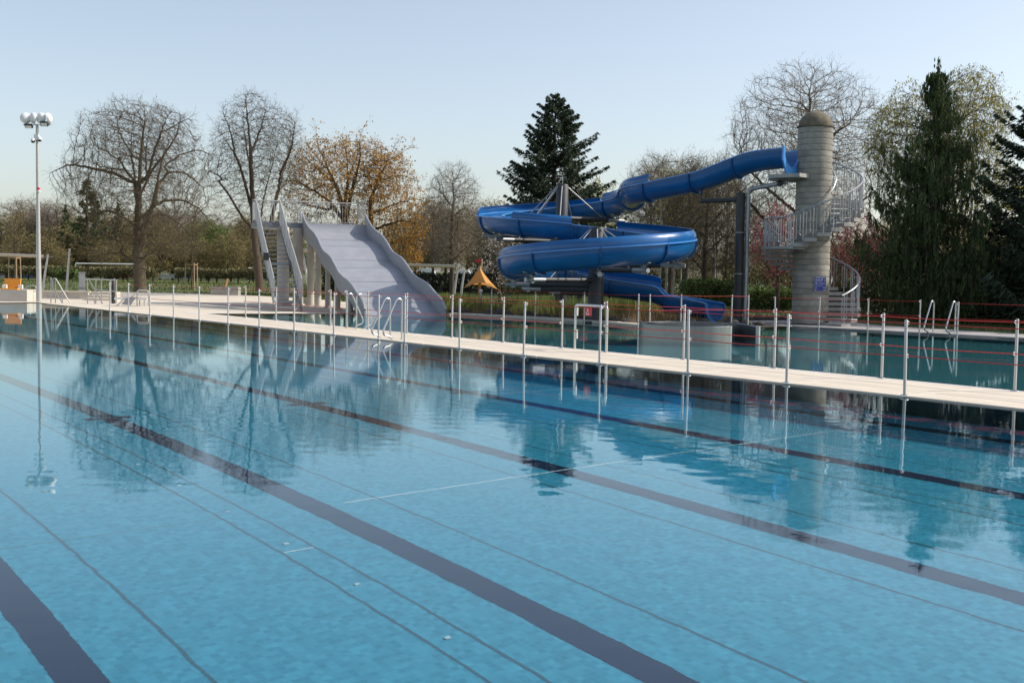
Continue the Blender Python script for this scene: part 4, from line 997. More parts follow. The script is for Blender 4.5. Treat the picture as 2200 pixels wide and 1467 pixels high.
# caravans beyond the dark hedge
def caravan(pxa, pxb, ptop, Y, label, hgt=2.2):
    a = at(pxa, 590, Y); b = at(pxb, 590, Y); zt_ = at(pxa, ptop, Y)[2]; L_ = b[0] - a[0]; r_ = empty('caravan', (a[0], a[1], 0)); tag(r_, label, 'caravan', 'parked caravans'); z0 = zt_ - hgt + .3
    prof_ = [(0, .15), (.05, .75), (.25, .95), (.5, 1.0), (.8, .97), (.95, .8), (1, .4), (1, .1), (.9, 0), (.1, 0)]
    n = len(prof_); vs = [(x * L_, 0, z0 + z * (zt_ - z0)) for x, z in prof_] + [(x * L_, 2.2, z0 + z * (zt_ - z0)) for x, z in prof_]
    MB().add(vs, [tuple(range(n))[::-1], tuple(range(n, 2 * n))] + [(i, (i + 1) % n, n + (i + 1) % n, n + i) for i in range(n)]).build('body', 'caravan_white', r_)
    for x in (.22, .52, .76): MB().box((x * L_, -.015, z0 + .66 * (zt_ - z0)), (L_ * .17, .03, (zt_ - z0) * .24)).build('window', 'window_dark', r_)
    w_ = MB().lathe([(0, .1), (.3, .1), (.3, -.1), (0, -.1)], (L_ * .5, .05, .65), 14, Matrix.Rotation(math.pi / 2, 3, 'X')).build('wheel', 'banner_black', r_, True)
caravan(885, 936, 576, 112, 'white caravan seen under the long awning'); caravan(980, 1012, 579, 112, 'low white caravan right of the leaning poles'); caravan(1013, 1036, 576.5, 110, 'taller white caravan left of the sail peak'); caravan(1038, 1062, 577, 113, 'white caravan right of the sail pole')
hs = at(548, 583, 130)
def house(px_, Y, wd, h, label):
    a = at(px_, 590, Y); r_ = empty('house', (a[0], a[1], .4)); tag(r_, label, 'house'); MB().box((0, 0, h / 2), (wd, 6, h)).build('wall', 'light_concrete', r_)
    n = MB().add([(-wd / 2 - .3, -3.3, h), (wd / 2 + .3, -3.3, h), (wd / 2 + .3, 3.3, h), (-wd / 2 - .3, 3.3, h), (-wd / 2 - .3, 0, h + 1.6), (wd / 2 + .3, 0, h + 1.6)], [(0, 1, 5, 4), (2, 3, 4, 5), (0, 4, 3), (1, 2, 5), (3, 2, 1, 0)]).build('roof', 'roof_tile', r_)
    for x in (-wd * .28, wd * .2): MB().box((x, -3.02, h * .55), (.9, .06, 1.0)).build('window', 'window_dark', r_)
house(240, 170, 7, 1.0, 'far house with an orange tiled roof above the hedge')

# bent-over gardener in a red jacket behind the slide arm
gY = 45.5; gp = at(1243, 660, gY); pr_ = empty('person', (gp[0], gp[1], .02)); tag(pr_, 'person in red jacket and dark trousers bending over the planting bed', 'person')
def skin_body(name, verts, edges, rads, m, parent, lv=2):
    me = bpy.data.meshes.new(name); me.from_pydata(verts, edges, []); me.update(); o = link(name, me, m, parent)
    md = o.modifiers.new('skin', 'SKIN'); md.use_smooth_shade = True
    for i, r_ in enumerate(rads): me.skin_vertices[0].data[i].radius = r_ if hasattr(r_, '__len__') else (r_, r_)
    me.skin_vertices[0].data[0].use_root = True
    o.modifiers.new('sub', 'SUBSURF').levels = lv; o.modifiers['sub'].render_levels = lv; return o
skin_body('body', [(0, 0, .72), (.10, 0, .84), (.26, 0, .90), (.40, -.01, .86), (.52, -.02, .80), (.62, -.02, .76), (.02, -.10, .66), (.05, -.11, .36), (-.03, -.11, .06), (.09, -.12, .03), (.02, .10, .66), (.06, .11, .36), (-.02, .11, .06), (.10, .12, .03),
                   (.40, -.19, .80), (.46, -.22, .55), (.56, -.18, .36), (.60, -.17, .28), (.40, .17, .80), (.47, .20, .55), (.57, .16, .36), (.61, .15, .28)],
          [(0, 1), (1, 2), (2, 3), (3, 4), (4, 5), (0, 6), (6, 7), (7, 8), (8, 9), (0, 10), (10, 11), (11, 12), (12, 13), (3, 14), (14, 15), (15, 16), (16, 17), (3, 18), (18, 19), (19, 20), (20, 21)],
          [.13, .13, .145, .13, .06, .09, .09, .065, .045, .04, .09, .065, .045, .04, .06, .045, .035, .03, .06, .045, .035, .03], 'dark_cloth', pr_)
skin_body('jacket', [(.04, 0, .80), (.12, 0, .86), (.26, 0, .92), (.41, -.01, .88), (.40, -.20, .81), (.46, -.23, .56), (.40, .18, .81), (.47, .21, .56)], [(0, 1), (1, 2), (2, 3), (3, 4), (4, 5), (3, 6), (6, 7)], [.15, .16, .17, .15, .075, .06, .075, .06], 'red_cloth', pr_)
MB().lathe([(.0, .13), (.07, .11), (.10, .04), (.10, -.04), (.075, -.11), (0, -.14)], (.66, -.02, .75), 14, Matrix.Rotation(.9, 3, 'Y')).build('head', 'skin', pr_, True)
MB().lathe([(.0, .135), (.08, .115), (.108, .05), (.108, .0)], (.655, -.02, .765), 14, Matrix.Rotation(.6, 3, 'Y')).build('hair', 'hair', pr_, True)
MB().tube([(.47, -.23, .58), (.56, -.19, .42)], .062, 8).build('sleeve_band', 'vest_yellow', pr_, True)
# ================================================================== VEGETATION
def frusta(A, B, ra, rb, n):
    """independent n-gon frusta between point arrays"""
    A = np.asarray(A, float); B = np.asarray(B, float); d = B - A; L = np.linalg.norm(d, axis=1, keepdims=True) + 1e-9; d = d / L
    ref = np.where(np.abs(d[:, 2:3]) < .9, np.array([[0, 0, 1.]]), np.array([[1., 0, 0]])); x = np.cross(d, ref); x /= np.linalg.norm(x, axis=1, keepdims=True) + 1e-9; y = np.cross(x, d)
    a = np.arange(n) * 2 * math.pi / n; c, s = np.cos(a)[None, :, None], np.sin(a)[None, :, None]
    ring = x[:, None, :] * c + y[:, None, :] * s
    va = A[:, None, :] + ring * np.asarray(ra)[:, None, None]; vb = B[:, None, :] + ring * np.asarray(rb)[:, None, None]
    V = np.concatenate([va, vb], 1).reshape(-1, 3); m = len(A); j = np.arange(n); j2 = (j + 1) % n
    F = np.stack([j, j2, n + j2, n + j], 1)[None] + (np.arange(m) * 2 * n)[:, None, None]
    return V, F.reshape(-1, 4)
def ribbons(A, B, ra, rb, R):
    d = B - A; x = np.cross(d, rdir(R, len(A))); x /= np.linalg.norm(x, axis=1, keepdims=True) + 1e-9
    V = np.stack([A - x * ra[:, None], A + x * ra[:, None], B + x * rb[:, None], B - x * rb[:, None]], 1).reshape(-1, 3); return V, np.arange(len(A) * 4).reshape(-1, 4)
def join(parts):
    Vs, Fs, k = [], [], 0
    for V, F in parts:
        if len(V) == 0: continue
        Vs.append(V); Fs.append(F + k); k += len(V)
    return np.concatenate(Vs), np.concatenate(Fs)
def cards(C, D, W):
    """quads centred at C with half-length vectors D and half-width vectors W (kite shaped)"""
    V = np.stack([C - D, C + W * 1.0 - D * .1, C + D, C - W * 1.0 - D * .1], 1).reshape(-1, 3); F = np.arange(len(C) * 4).reshape(-1, 4); return V, F
def rdir(R, n):
    v = R.normal(size=(n, 3)); return v / np.linalg.norm(v, axis=1, keepdims=True)

def resample(P, D):
    P = np.array(P, float); s = np.concatenate([[0], np.cumsum(np.linalg.norm(np.diff(P, axis=0), axis=1))]); n = max(2, int(s[-1] / D) + 1); t = np.linspace(0, s[-1], n); Q = np.stack([np.interp(t, s, P[:, i]) for i in range(3)], 1)
    for _ in range(3): Q[1:-1] = (Q[:-2] + 2 * Q[1:-1] + Q[2:]) / 4
    return Q
def auto_limbs(R, trunk_h, top, spread, n, droop=.0, wob=.12):
    """a leader and arching limbs leaving it at different heights"""
    lead = [(R.normal(0, wob) * (i / 7) ** 1.2, R.normal(0, wob) * (i / 7) ** 1.2, top * .86 * i / 7) for i in range(8)]; out = [lead]; az = R.uniform(0, 6)
    for k in range(n):
        t = (k + R.uniform(.1, .9)) / n; z0 = trunk_h * .85 + (top * .70 - trunk_h * .85) * t; az += 2.4 + R.normal(0, .35); L = spread * (1.05 - .55 * t) * R.uniform(.7, 1.1); el = .35 + .75 * t + R.normal(0, .12)
        p = [(np.interp(z0, [q[2] for q in lead], [q[0] for q in lead]), np.interp(z0, [q[2] for q in lead], [q[1] for q in lead]), z0)]
        for s in np.linspace(.25, 1, 4):
            e = el + .35 * s - droop * s * s; p.append((p[0][0] + math.cos(az + .25 * s * R.normal()) * L * s * math.cos(el * .7), p[0][1] + math.sin(az + .2 * s * R.normal()) * L * s * math.cos(el * .7), z0 + L * s * math.sin(e) * .9))
        out.append(p)
    return out
def colonize(R, trunk, attr, D, di, dk, iters=140, trop=(0, 0, .05), jit=.12, limbs=()):
    nodes = [np.array(p, float) for p in trunk]; par = [-1] + list(range(len(trunk) - 1)); attr = np.array(attr, float)
    for lb in limbs:
        Q = resample(lb, D); N_ = np.array(nodes); j = int(((N_ - Q[0]) ** 2).sum(1).argmin())
        if np.linalg.norm(N_[j] - Q[0]) < .05 * D: Q = Q[1:]
        for q in Q: par.append(j); nodes.append(q); j = len(nodes) - 1
    P_ = np.array(nodes); d2 = ((attr[:, None] - P_[None]) ** 2).sum(-1); ni = d2.argmin(1); nd = np.sqrt(d2.min(1)); age = np.zeros(len(attr))
    for it in range(iters):
        m = nd < di
        if not m.any():
            di *= 1.3
            if di > 60: break
            continue
        ids = ni[m]; PP = np.array(nodes); v = attr[m] - PP[ids]; v /= np.linalg.norm(v, axis=1, keepdims=True) + 1e-9
        uniq, inv = np.unique(ids, return_inverse=True); acc = np.zeros((len(uniq), 3)); np.add.at(acc, inv, v)
        acc /= np.linalg.norm(acc, axis=1, keepdims=True) + 1e-9; pd_ = np.where(np.array(par)[uniq][:, None] >= 0, PP[uniq] - PP[np.maximum(np.array(par)[uniq], 0)], 0); acc += pd_ / D * .55; acc += np.array(trop) + R.normal(0, jit, acc.shape); acc /= np.linalg.norm(acc, axis=1, keepdims=True)
        new = PP[uniq] + acc * D; k = len(nodes); nodes += list(new); par += list(uniq)
        d = np.sqrt(((attr[:, None] - new[None]) ** 2).sum(-1)); j = d.argmin(1); dm = d.min(1); better = dm < nd - 1e-6
        ni = np.where(better, k + j, ni); nd = np.where(better, dm, nd); age = np.where(better, 0, age + 1)
        keep = (nd > dk) & (age < 6); attr, ni, nd, age = attr[keep], ni[keep], nd[keep], age[keep]
        if len(attr) == 0: break
    return np.array(nodes), np.array(par)
def radii(nodes, par, base, tip, e=1.95):
    n = len(nodes); acc = np.zeros(n); kids = np.zeros(n, int)
    for i in range(n - 1, 0, -1):
        if kids[i] == 0: acc[i] = 1.0
        acc[par[i]] += acc[i]; kids[par[i]] += 1
    if kids[0] == 0: acc[0] = 1
    r = acc ** (1 / e); r = tip + (r - 1) / max(r[0] - 1, 1e-6) * (base - tip); return r, kids
def grow_twigs(R, P0, D0, n_each, L, segs, r, spread, upw=.25):
    """random little shoots; returns segment arrays and tip points"""
    P0 = np.repeat(P0, n_each, 0); D0 = np.repeat(D0, n_each, 0); d = D0 + R.normal(0, spread, P0.shape) + np.array([0, 0, upw]); d /= np.linalg.norm(d, axis=1, keepdims=True)
    ln = L * R.uniform(.5, 1.3, (len(P0), 1)) / segs; A, B, ra, rb = [], [], [], []; p = P0
    for s in range(segs):
        q = p + d * ln; A.append(p); B.append(q); ra.append(np.full(len(p), r * (1 - s / segs * .6))); rb.append(np.full(len(p), r * (1 - (s + 1) / segs * .6)))
        d = d + R.normal(0, .22, d.shape) + np.array([0, 0, upw * .3]); d /= np.linalg.norm(d, axis=1, keepdims=True); p = q
    return np.concatenate(A), np.concatenate(B), np.concatenate(ra), np.concatenate(rb), p, d
def bare_tree(seed, h, trunk_h, lobes, base_r, n_attr=1500, D=.35, twig=(3, .55, 2), leaf=None, bark='bark', twigm='twig', stems=1, lean=0, tip=.012, trop=.04, twr=.006, dk=.75, jit=.07, droop=0, skel=None, limbs=7, spread=None, e=1.85):
    """lobes: list of (cx, cy, cz, rx, ry, rz, weight) for the crown; returns list of (part name, mesh)"""
    R = np.random.default_rng(seed); att = []
    tot = sum(l[6] for l in lobes)
    for cx, cy, cz, rx, ry, rz, wt in lobes:
        n = int(n_attr * wt / tot); v = rdir(R, n) * (R.uniform(.08, 1, (n, 1)) ** (1 / 2.2)); att.append(v * np.array([rx, ry, rz]) + np.array([cx, cy, cz]))
    att = np.concatenate(att); att = att[att[:, 2] > .6]
    segs, parts = [], []
    tr = [(lean * (i / 8) ** 2 + R.normal(0, .02) * base_r, R.normal(0, .02) * base_r, trunk_h * i / 8) for i in range(9)]
    if skel is not None: lbs = skel; tr = resample(lbs[0], trunk_h / 8)[:60]; lbs = lbs[1:]
    elif limbs:
        zt_ = max(l[2] + l[5] for l in lobes); lbs = auto_limbs(R, trunk_h, zt_, spread or max(abs(l[0]) + l[3] for l in lobes) * .85, limbs, droop * .6); tr = resample(lbs[0], D); lbs = lbs[1:]
    else: lbs = []
    n0 = len(tr)
    nodes, par = colonize(R, tr, att, D, D * 6, D * dk, trop=(0, 0, trop), jit=jit, limbs=lbs)
    # relax a little so that limbs bend
    for _ in range(2):
        q = nodes.copy(); cnt = np.ones(len(nodes)); np.add.at(q, par[1:], nodes[1:]); np.add.at(cnt, par[1:], 1); q[1:] += nodes[par[1:]]; cnt[1:] += 1; nn = q / cnt[:, None]; nn[:2] = nodes[:2]; nodes = nodes * .5 + nn * .5
    r, kids = radii(nodes, par, base_r, tip, e)
    r[0] *= 1.25
    A, B = nodes[par[1:]], nodes[1:]; ra, rb = np.minimum(r[par[1:]], r[1:] * 1.6 + .01), r[1:]
    big = rb > base_r * .16; mid = (~big) & (rb > .022); thin = ~(big | mid)
    trunk = frusta(A[big], B[big], ra[big], rb[big], 9)
    crown = [frusta(A[mid], B[mid], ra[mid], rb[mid], 5), frusta(A[thin], B[thin], ra[thin], rb[thin], 3)]
    dirs = nodes.copy(); dirs[1:] = B - A; dirs /= np.linalg.norm(dirs, axis=1, keepdims=True) + 1e-9
    sel = np.where((r < max(.05, base_r * .14)) & (np.arange(len(r)) > 3))[0]
    k, L, sg = twig; tips = nodes[sel]; td = dirs[sel]
    a, b, x, y, t1, d1 = grow_twigs(R, nodes[sel], dirs[sel], k, L, sg, twr, .6, .12 - droop); crown.append(frusta(a, b, x, y, 3))
    a, b, x, y, t2, d2 = grow_twigs(R, t1, d1, 2, L * .55, 2, twr * .8, .7, .12 - droop * 1.5); crown.append(ribbons(a, b, x, y, R))
    res = [('trunk', np_mesh('trunk', *trunk, True), bark), ('crown', np_mesh('crown', *join(crown)), twigm)]
    if leaf:
        lm, n_per, size, aspect = leaf; pts = np.concatenate([t1, t2]); n = int(len(pts) * n_per); pick = R.integers(0, len(pts), n); C = pts[pick] + R.normal(0, size * 1.2, (n, 3)); dd = rdir(R, n); ww = np.cross(dd, rdir(R, n)); ww /= np.linalg.norm(ww, axis=1, keepdims=True) + 1e-9
        s_ = size * R.uniform(.5, 1.4, (n, 1)); dd[:, 2] -= droop * 2; V, F = cards(C, dd * s_, ww * s_ * aspect); res.append(('leaves', np_mesh('leaves', V, F), lm))
    return res
def place(parts, name, loc, rz=0, s=1.0, label=None, cat='tree', group=None, sz=None):
    o = empty(name, loc, rz); o.scale = (s, s, sz or s); tag(o, label, cat, group)
    for nm, me, m in parts: link(nm, me, m, o)
    return o
def PX(px, Y): return at(px, 600, Y)[0]
def hh(py, px, Y): return at(px, py, Y)[2]

# --- big spreading tree by the deck
Y = 62; X = PX(302, Y); k = Y / FPX
def traced(lines, ox, oy, scl, Y, X, seed, zf=0.0):
    """limb outlines read off as (x, y) and given their own depth"""
    R = np.random.default_rng(seed); out = []
    for i, ln in enumerate(lines):
        dy = R.uniform(-.55, .55) if i else 0.0; P_ = []; acc = 0.0; prev = None
        for a, b in ln:
            p = at(ox + a / scl, oy + b / scl, Y); q = np.array([p[0] - X, 0, p[2] - ground_z(X, Y)])
            if prev is not None: acc += np.linalg.norm(q - prev) * dy
            prev = q; P_.append((q[0], acc, max(q[2], 0)))
        if i:      # start the limb where it meets the wood already placed
            c = np.concatenate([np.array(o_) for o_ in out]); j = ((c[:, [0, 2]] - np.array(P_[0])[[0, 2]]) ** 2).sum(1).argmin(); P_ = [(x, y + c[j][1], z) for x, y, z in P_]
        out.append(P_)
    return out
OAK = [[(655, 1425), (652, 1300), (645, 1180), (640, 1000), (655, 760), (655, 500), (672, 380), (690, 200)], [(645, 1150), (615, 1000), (605, 800), (570, 640), (470, 540), (380, 420), (300, 300), (285, 190)], [(605, 820), (560, 690), (545, 560), (505, 420), (490, 300), (500, 160)],
       [(620, 1230), (510, 1150), (420, 1160), (260, 1195)], [(612, 960), (500, 880), (410, 850), (330, 880)], [(580, 660), (440, 585), (320, 560), (170, 530), (60, 600)], [(470, 545), (330, 540), (210, 480), (130, 480)], [(430, 480), (300, 390), (200, 370), (150, 400)],
       [(660, 1190), (780, 1150), (830, 1090), (960, 1095)], [(665, 1100), (700, 980), (770, 880), (830, 740), (900, 540), (980, 400), (1060, 330)], [(690, 900), (790, 790), (920, 770), (1040, 840), (1085, 915)], [(850, 690), (900, 600), (1000, 590), (1130, 700)], [(655, 600), (720, 420), (790, 280), (850, 170)], [(660, 740), (720, 600), (830, 470), (930, 330), (950, 200)],
       [(652, 640), (600, 430), (590, 280), (610, 140)], [(880, 570), (960, 480), (1090, 430), (1170, 470)], [(760, 900), (850, 880), (960, 960), (1000, 1010)], [(540, 1100), (440, 1030), (360, 1010), (300, 1040)], [(520, 450), (420, 280), (400, 150)], [(780, 300), (900, 230), (1000, 170)]]
T1 = bare_tree(11, 10.8, 2.4, [(-.1, 0, 6.5, 4.0, 3.6, 4.2, 1.0), (-.2, 0, 8.6, 3.3, 3.0, 2.1, .5), (-2.6, -.3, 5.6, 1.9, 2, 1.8, .25), (2.4, 0, 5.4, 1.9, 2, 2.2, .25), (-1.9, -.4, 2.8, 1.6, 1.5, .9, .08), (1.4, .2, 3.0, 1.6, 1.5, 1.0, .06)], .33, 9500, .20, (2, .36, 2), ('bud_olive', .4, .026, .5), 'bark_green', 'twig', tip=.008, trop=.03, dk=1.3, jit=.10, skel=traced(OAK, 100, 190, 3.26, Y, X, 5), e=1.8)
place(T1, 'bare_tree', (X, Y, ground_z(X, Y)), 0, 1, 'big spreading bare tree with mossy limbs by the left deck')
# --- tall multi-stemmed bare tree behind the stair
Y = 67; X = PX(562, Y)
TALL = [[(462, 1480), (445, 1300), (420, 1100), (408, 880), (395, 600), (400, 450), (375, 300), (362, 100)], [(408, 900), (300, 560), (230, 430), (140, 330), (90, 240)], [(435, 1150), (460, 800), (500, 560), (520, 380), (570, 250)], [(455, 1250), (530, 960), (560, 760), (620, 500), (650, 300), (665, 140)], [(410, 1040), (320, 920), (250, 780), (180, 690)], [(260, 480), (240, 330), (190, 200)], [(395, 640), (340, 420), (300, 260), (300, 140)], [(560, 770), (600, 620), (690, 480), (740, 300)], [(400, 480), (450, 330), (480, 180)], [(225, 700), (150, 640), (90, 640)]]
T2 = bare_tree(23, 12, 2.6, [(-.6, 0, 8.6, 2.3, 2.2, 3.4, 1), (-1.8, 0, 7.8, 1.5, 1.6, 2.6, .35), (1.0, 0, 8.2, 1.6, 1.8, 3.0, .5), (-.8, 0, 5.0, 1.8, 1.5, 1.6, .2)], .24, 6000, .20, (2, .36, 2), ('bud_olive', .25, .025, .5), 'bark', 'twig', tip=.008, trop=.08, dk=1.25, jit=.15, skel=traced(TALL, 420, 180, 3.335, Y, X, 7), e=1.8)
place(T2, 'bare_tree', (X, Y, ground_z(X, Y)), 0, 1, 'tall narrow bare tree directly behind the grey stair')
# --- trees in orange bud behind the wave slide
Y = 72; X = PX(747, Y)
ORG = [[(1095, 1480), (1088, 1250), (1075, 1050), (1060, 930), (1040, 800), (950, 620), (880, 470), (855, 350), (870, 290)], [(1062, 900), (1080, 640), (1060, 480), (1010, 340)], [(1070, 1000), (1130, 760), (1200, 540), (1190, 400), (1235, 310)], [(1050, 960), (960, 840), (860, 780), (740, 700), (640, 680), (570, 720)], [(1000, 720), (820, 560), (700, 470), (640, 430)], [(930, 600), (800, 440), (770, 380)], [(1085, 640), (1140, 480), (1125, 370)], [(960, 900), (850, 880), (740, 850), (640, 830)], [(840, 620), (720, 600), (620, 560)]]
T3 = bare_tree(31, 11, 2.3, [(-.7, 0, 7.6, 3.3, 2.8, 2.4, 1), (-2.2, 0, 6.2, 2.1, 2, 2.3, .4), (1.2, 0, 8.0, 2.0, 2, 1.9, .4), (.6, 0, 5.4, 2.0, 2, 1.4, .2)], .26, 3600, .24, (2, .40, 2), ('bud_orange', 1.5, .050, .7), 'bark', 'twig', tip=.009, dk=1.5, jit=.15, skel=traced(ORG, 420, 180, 3.335, Y, X, 9), e=1.85)
place(T3, 'budding_tree', (X, Y, ground_z(X, Y)), 0, 1, 'wide tree in orange bud behind the platform of the wave slide')
Y = 73; X = PX(802, Y)
ORB = [[(1275, 1480), (1272, 1250), (1262, 1000), (1250, 860), (1300, 700), (1370, 560), (1420, 450), (1465, 400)], [(1300, 700), (1420, 650), (1530, 660), (1600, 690)], [(1258, 930), (1380, 880), (1480, 830), (1580, 860)], [(1275, 800), (1230, 640), (1260, 520)], [(1370, 560), (1480, 500), (1570, 440)], [(1262, 1050), (1380, 1010), (1500, 980), (1600, 1010)], [(1270, 1150), (1400, 1130), (1530, 1120), (1620, 1180)], [(1330, 650), (1340, 520), (1320, 450)]]
T3b = bare_tree(37, 9.5, 2.0, [(.9, 0, 7.0, 1.7, 1.8, 2.4, .9), (1.9, 0, 4.8, 1.7, 1.8, 2.4, .9), (.2, 0, 5.0, 1.5, 1.5, 1.9, .2), (2.0, 0, 2.8, 1.3, 1.4, 1.3, .5)], .20, 3000, .24, (2, .40, 2), ('bud_orange', 1.7, .052, .7), 'bark', 'twig', tip=.009, dk=1.5, jit=.15, skel=traced(ORB, 420, 180, 3.335, Y, X, 13), e=1.85)
place(T3b, 'budding_tree', (X, Y, ground_z(X, Y)), 0, 1, 'rounder tree in orange leaf beside the right wall of the wave slide')
# --- slim bare tree left of the blue slide
Y = 70; X = PX(970, Y)
T4 = bare_tree(43, 8.2, 2.6, [(0, 0, 5.6, 1.75, 1.7, 2.6, 1), (0, 0, 3.2, 1.6, 1.5, 1.2, .3)], .14, 3800, .18, (2, .4, 2), None, 'bark', 'twig_pale', tip=.009, trop=.15, dk=1.2)
place(T4, 'bare_tree', (X, Y, ground_z(X, Y)), 0, 1, 'slim bare tree standing behind the leaning awning poles')
# --- bare trees between the blue slide and the tower
Y = 58; X = PX(1512, Y)
T7 = bare_tree(53, 7.6, 1.7, [(0, 0, 4.6, 2.1, 1.9, 3.0, 1), (0, 0, 2.7, 1.8, 1.6, 1.1, .3)], .13, 4000, .18, (2, .4, 2), None, 'bark', 'twig', tip=.009, trop=.16, dk=1.2)
place(T7, 'bare_tree', (X, Y, .03), 0, 1, 'bare tree with a short trunk right of the lower slide loop')
Y = 66; X = PX(1440, Y)
T7b = bare_tree(59, 8.2, 1.2, [(-1, 0, 5.0, 1.6, 1.6, 3.3, 1), (1, 0, 5.0, 1.5, 1.6, 3.2, 1)], .12, 4000, .18, (2, .42, 2), None, 'bark', 'twig_pale', tip=.009, trop=.25, dk=1.2)
place(T7b, 'bare_tree', (X, Y, .3), 0, 1, 'bushy pale bare tree rising behind the straight blue chute')
# --- large bare tree behind the tower
Y = 64; X = PX(1730, Y)
T8 = bare_tree(61, 13, 2.2, [(-.2, 0, 8.3, 4.2, 3.6, 3.9, 1), (-2.6, 0, 6.2, 2.2, 2, 2.6, .35), (2.4, 0, 6.6, 2.0, 2, 2.6, .35), (0, 0, 4.0, 2.6, 2, 1.5, .2)], .26, 6500, .23, (2, .45, 2), None, 'bark', 'twig_pale', tip=.010, trop=.10, dk=1.2)
place(T8, 'bare_tree', (X, Y, .3), 0, 1.08, 'large pale bare tree spreading behind the concrete tower')
T8b = bare_tree(67, 12.4, 3, [(0, 0, 8.2, 1.0, 1.0, 3.8, 1)], .12, 500, .3, (3, .5, 2), ('leaf_birch', 1.2, .05, .6), 'bark', 'twig', tip=.01, trop=.2, dk=1.1, droop=.2)
place(T8b, 'budding_tree', (PX(1722, 68), 68, .3), 0, 1.0, 'slender tree in yellow bud above the tower dome')
# --- red-leaved plum trees beside the tower
for seed, px, Y, lab, lobes in ((71, 1672, 50, 'pink leaved plum tree between the dark pole and the tower', [(0, 0, 3.0, 1.15, 1.1, 1.5, 1)]), (73, 1835, 51, 'pink leaved plum tree between the tower and the drooping conifer', [(0, 0, 2.8, 1.35, 1.2, 1.6, 1), (-.3, 0, 1.8, 1.2, 1, .8, .4)])):
    T9 = bare_tree(seed, 4.6, 1.0, lobes, .10, 700, .22, (3, .32, 2), ('leaf_plum', 2.2, .035, .7), 'bark', 'twig', tip=.008, trop=.1, dk=1.2)
    place(T9, 'plum_tree', (PX(px, Y), Y, .03), 0, 1, lab)
# --- birch behind the drooping conifer
Y = 58; X = PX(2010, Y)
T11 = bare_tree(83, 12.5, 2.5, [(-1.7, 0, 8.2, 1.9, 1.8, 2.9, 1), (1.3, 0, 9.2, 2.1, 1.8, 2.9, 1), (2.3, 0, 6.3, 1.7, 1.6, 1.9, .45), (-.8, 0, 6.2, 1.8, 1.6, 1.7, .3)], .17, 5000, .22, (2, .45, 2), ('leaf_birch', 2.1, .045, .55), 'birch_bark', 'twig', tip=.009, trop=.14, dk=1.15, droop=.35)
place(T11, 'birch_tree', (X, Y, .1), 0, 1, 'tall birch in yellow green leaf behind the drooping conifer')
T6 = bare_tree(89, 8, 2, [(0, 0, 5.2, 2.1, 2, 2.6, 1)], .14, 700, .3, (3, .45, 2), ('leaf_birch', 1.6, .06, .6), 'bark', 'twig', tip=.01, dk=1.1)
place(T6, 'budding_tree', (PX(1272, 84), 84, .3), 0, 1.05, 'tree in yellow green bud at the right of the big spruce')

# --- conifers
def spruce(seed, h, rad, n_whorl, per, m='needles_dark', droop=.25, upturn=.35, power=.85, low=.04, card=(.16, .05), dens=1.0, hang=.45, gap=.0):
    R = np.random.default_rng(seed); C, Dv, Wv, SA, SB, ra, rb = [], [], [], [], [], [], []
    zs = h * (low + (1 - low) * (np.linspace(0, .985, n_whorl) ** .92))
    for z in zs:
        t = z / h; L0 = rad * (1 - t) ** power + .10
        nb = max(3, int(per * (1 - .45 * t)))
        for b in range(nb):
            az = R.uniform(0, 2 * math.pi); L = L0 * R.uniform(.6, 1.05) * (1.25 if R.uniform() < .14 else 1); zz = z + R.normal(0, h / n_whorl * .4)
            s = np.linspace(0, 1, 9); rise = (.35 * t) * s * L - droop * L * np.sin(s * math.pi * .75) * (1 - t) + upturn * L * .5 * s ** 3 * (1 - .4 * t)
            pts = np.stack([math.cos(az) * s * L, math.sin(az) * s * L, zz + rise], 1)
            SA.append(pts[:-1]); SB.append(pts[1:]); w_ = .028 * (1 - s) * (L / rad + .3) + .004; ra.append(w_[:-1]); rb.append(w_[1:])
            n = int(dens * (10 + 46 * L / rad * (rad / 3))); u_ = R.uniform(.12, 1, n) ** .8; base = np.stack([np.interp(u_, s, pts[:, i]) for i in range(3)], 1)
            side = np.array([-math.sin(az), math.cos(az), 0]); fwd = np.array([math.cos(az), math.sin(az), 0]); sg = R.choice([-1, 1], n)[:, None] * R.uniform(.1, 1, (n, 1))
            reach = (1.15 - u_)[:, None] * L * .38 * R.uniform(.3, 1, (n, 1)); off_ = side * sg * reach + fwd * reach * .4; off_[:, 2] -= np.abs(reach[:, 0]) * hang * R.uniform(.2, 1.4, n)
            c = base + off_; d = off_ / (np.linalg.norm(off_, axis=1, keepdims=True) + 1e-6) * .6 + fwd * .4 + R.normal(0, .25, (n, 3)); d[:, 2] -= hang * .5; d /= np.linalg.norm(d, axis=1, keepdims=True)
            wv = np.cross(d, rdir(R, n)); wv /= np.linalg.norm(wv, axis=1, keepdims=True) + 1e-9; sc_ = R.uniform(.6, 1.4, (n, 1))
            C.append(c); Dv.append(d * card[0] * sc_); Wv.append(wv * card[1] * sc_)
    n = 60; c = np.stack([R.normal(0, .05, n), R.normal(0, .05, n), h * R.uniform(.93, 1.01, n)], 1); d = rdir(R, n) * .3 + np.array([0, 0, 1]); C.append(c); Dv.append(d * .12); Wv.append(rdir(R, n) * .035)
    V, F = cards(np.concatenate(C), np.concatenate(Dv), np.concatenate(Wv))
    br = frusta(np.concatenate(SA), np.concatenate(SB), np.concatenate(ra), np.concatenate(rb), 3)
    tz_ = np.linspace(0, h * .98, 12); tr_ = .026 * h * (1 - tz_ / h) + .015; tp = np.stack([0 * tz_, 0 * tz_, tz_], 1)
    trk = join([frusta(tp[:-1], tp[1:], tr_[:-1], tr_[1:], 8), br])
    return [('trunk', np_mesh('trunk', *trk), 'bark'), ('crown', np_mesh('crown', V, F), m)]
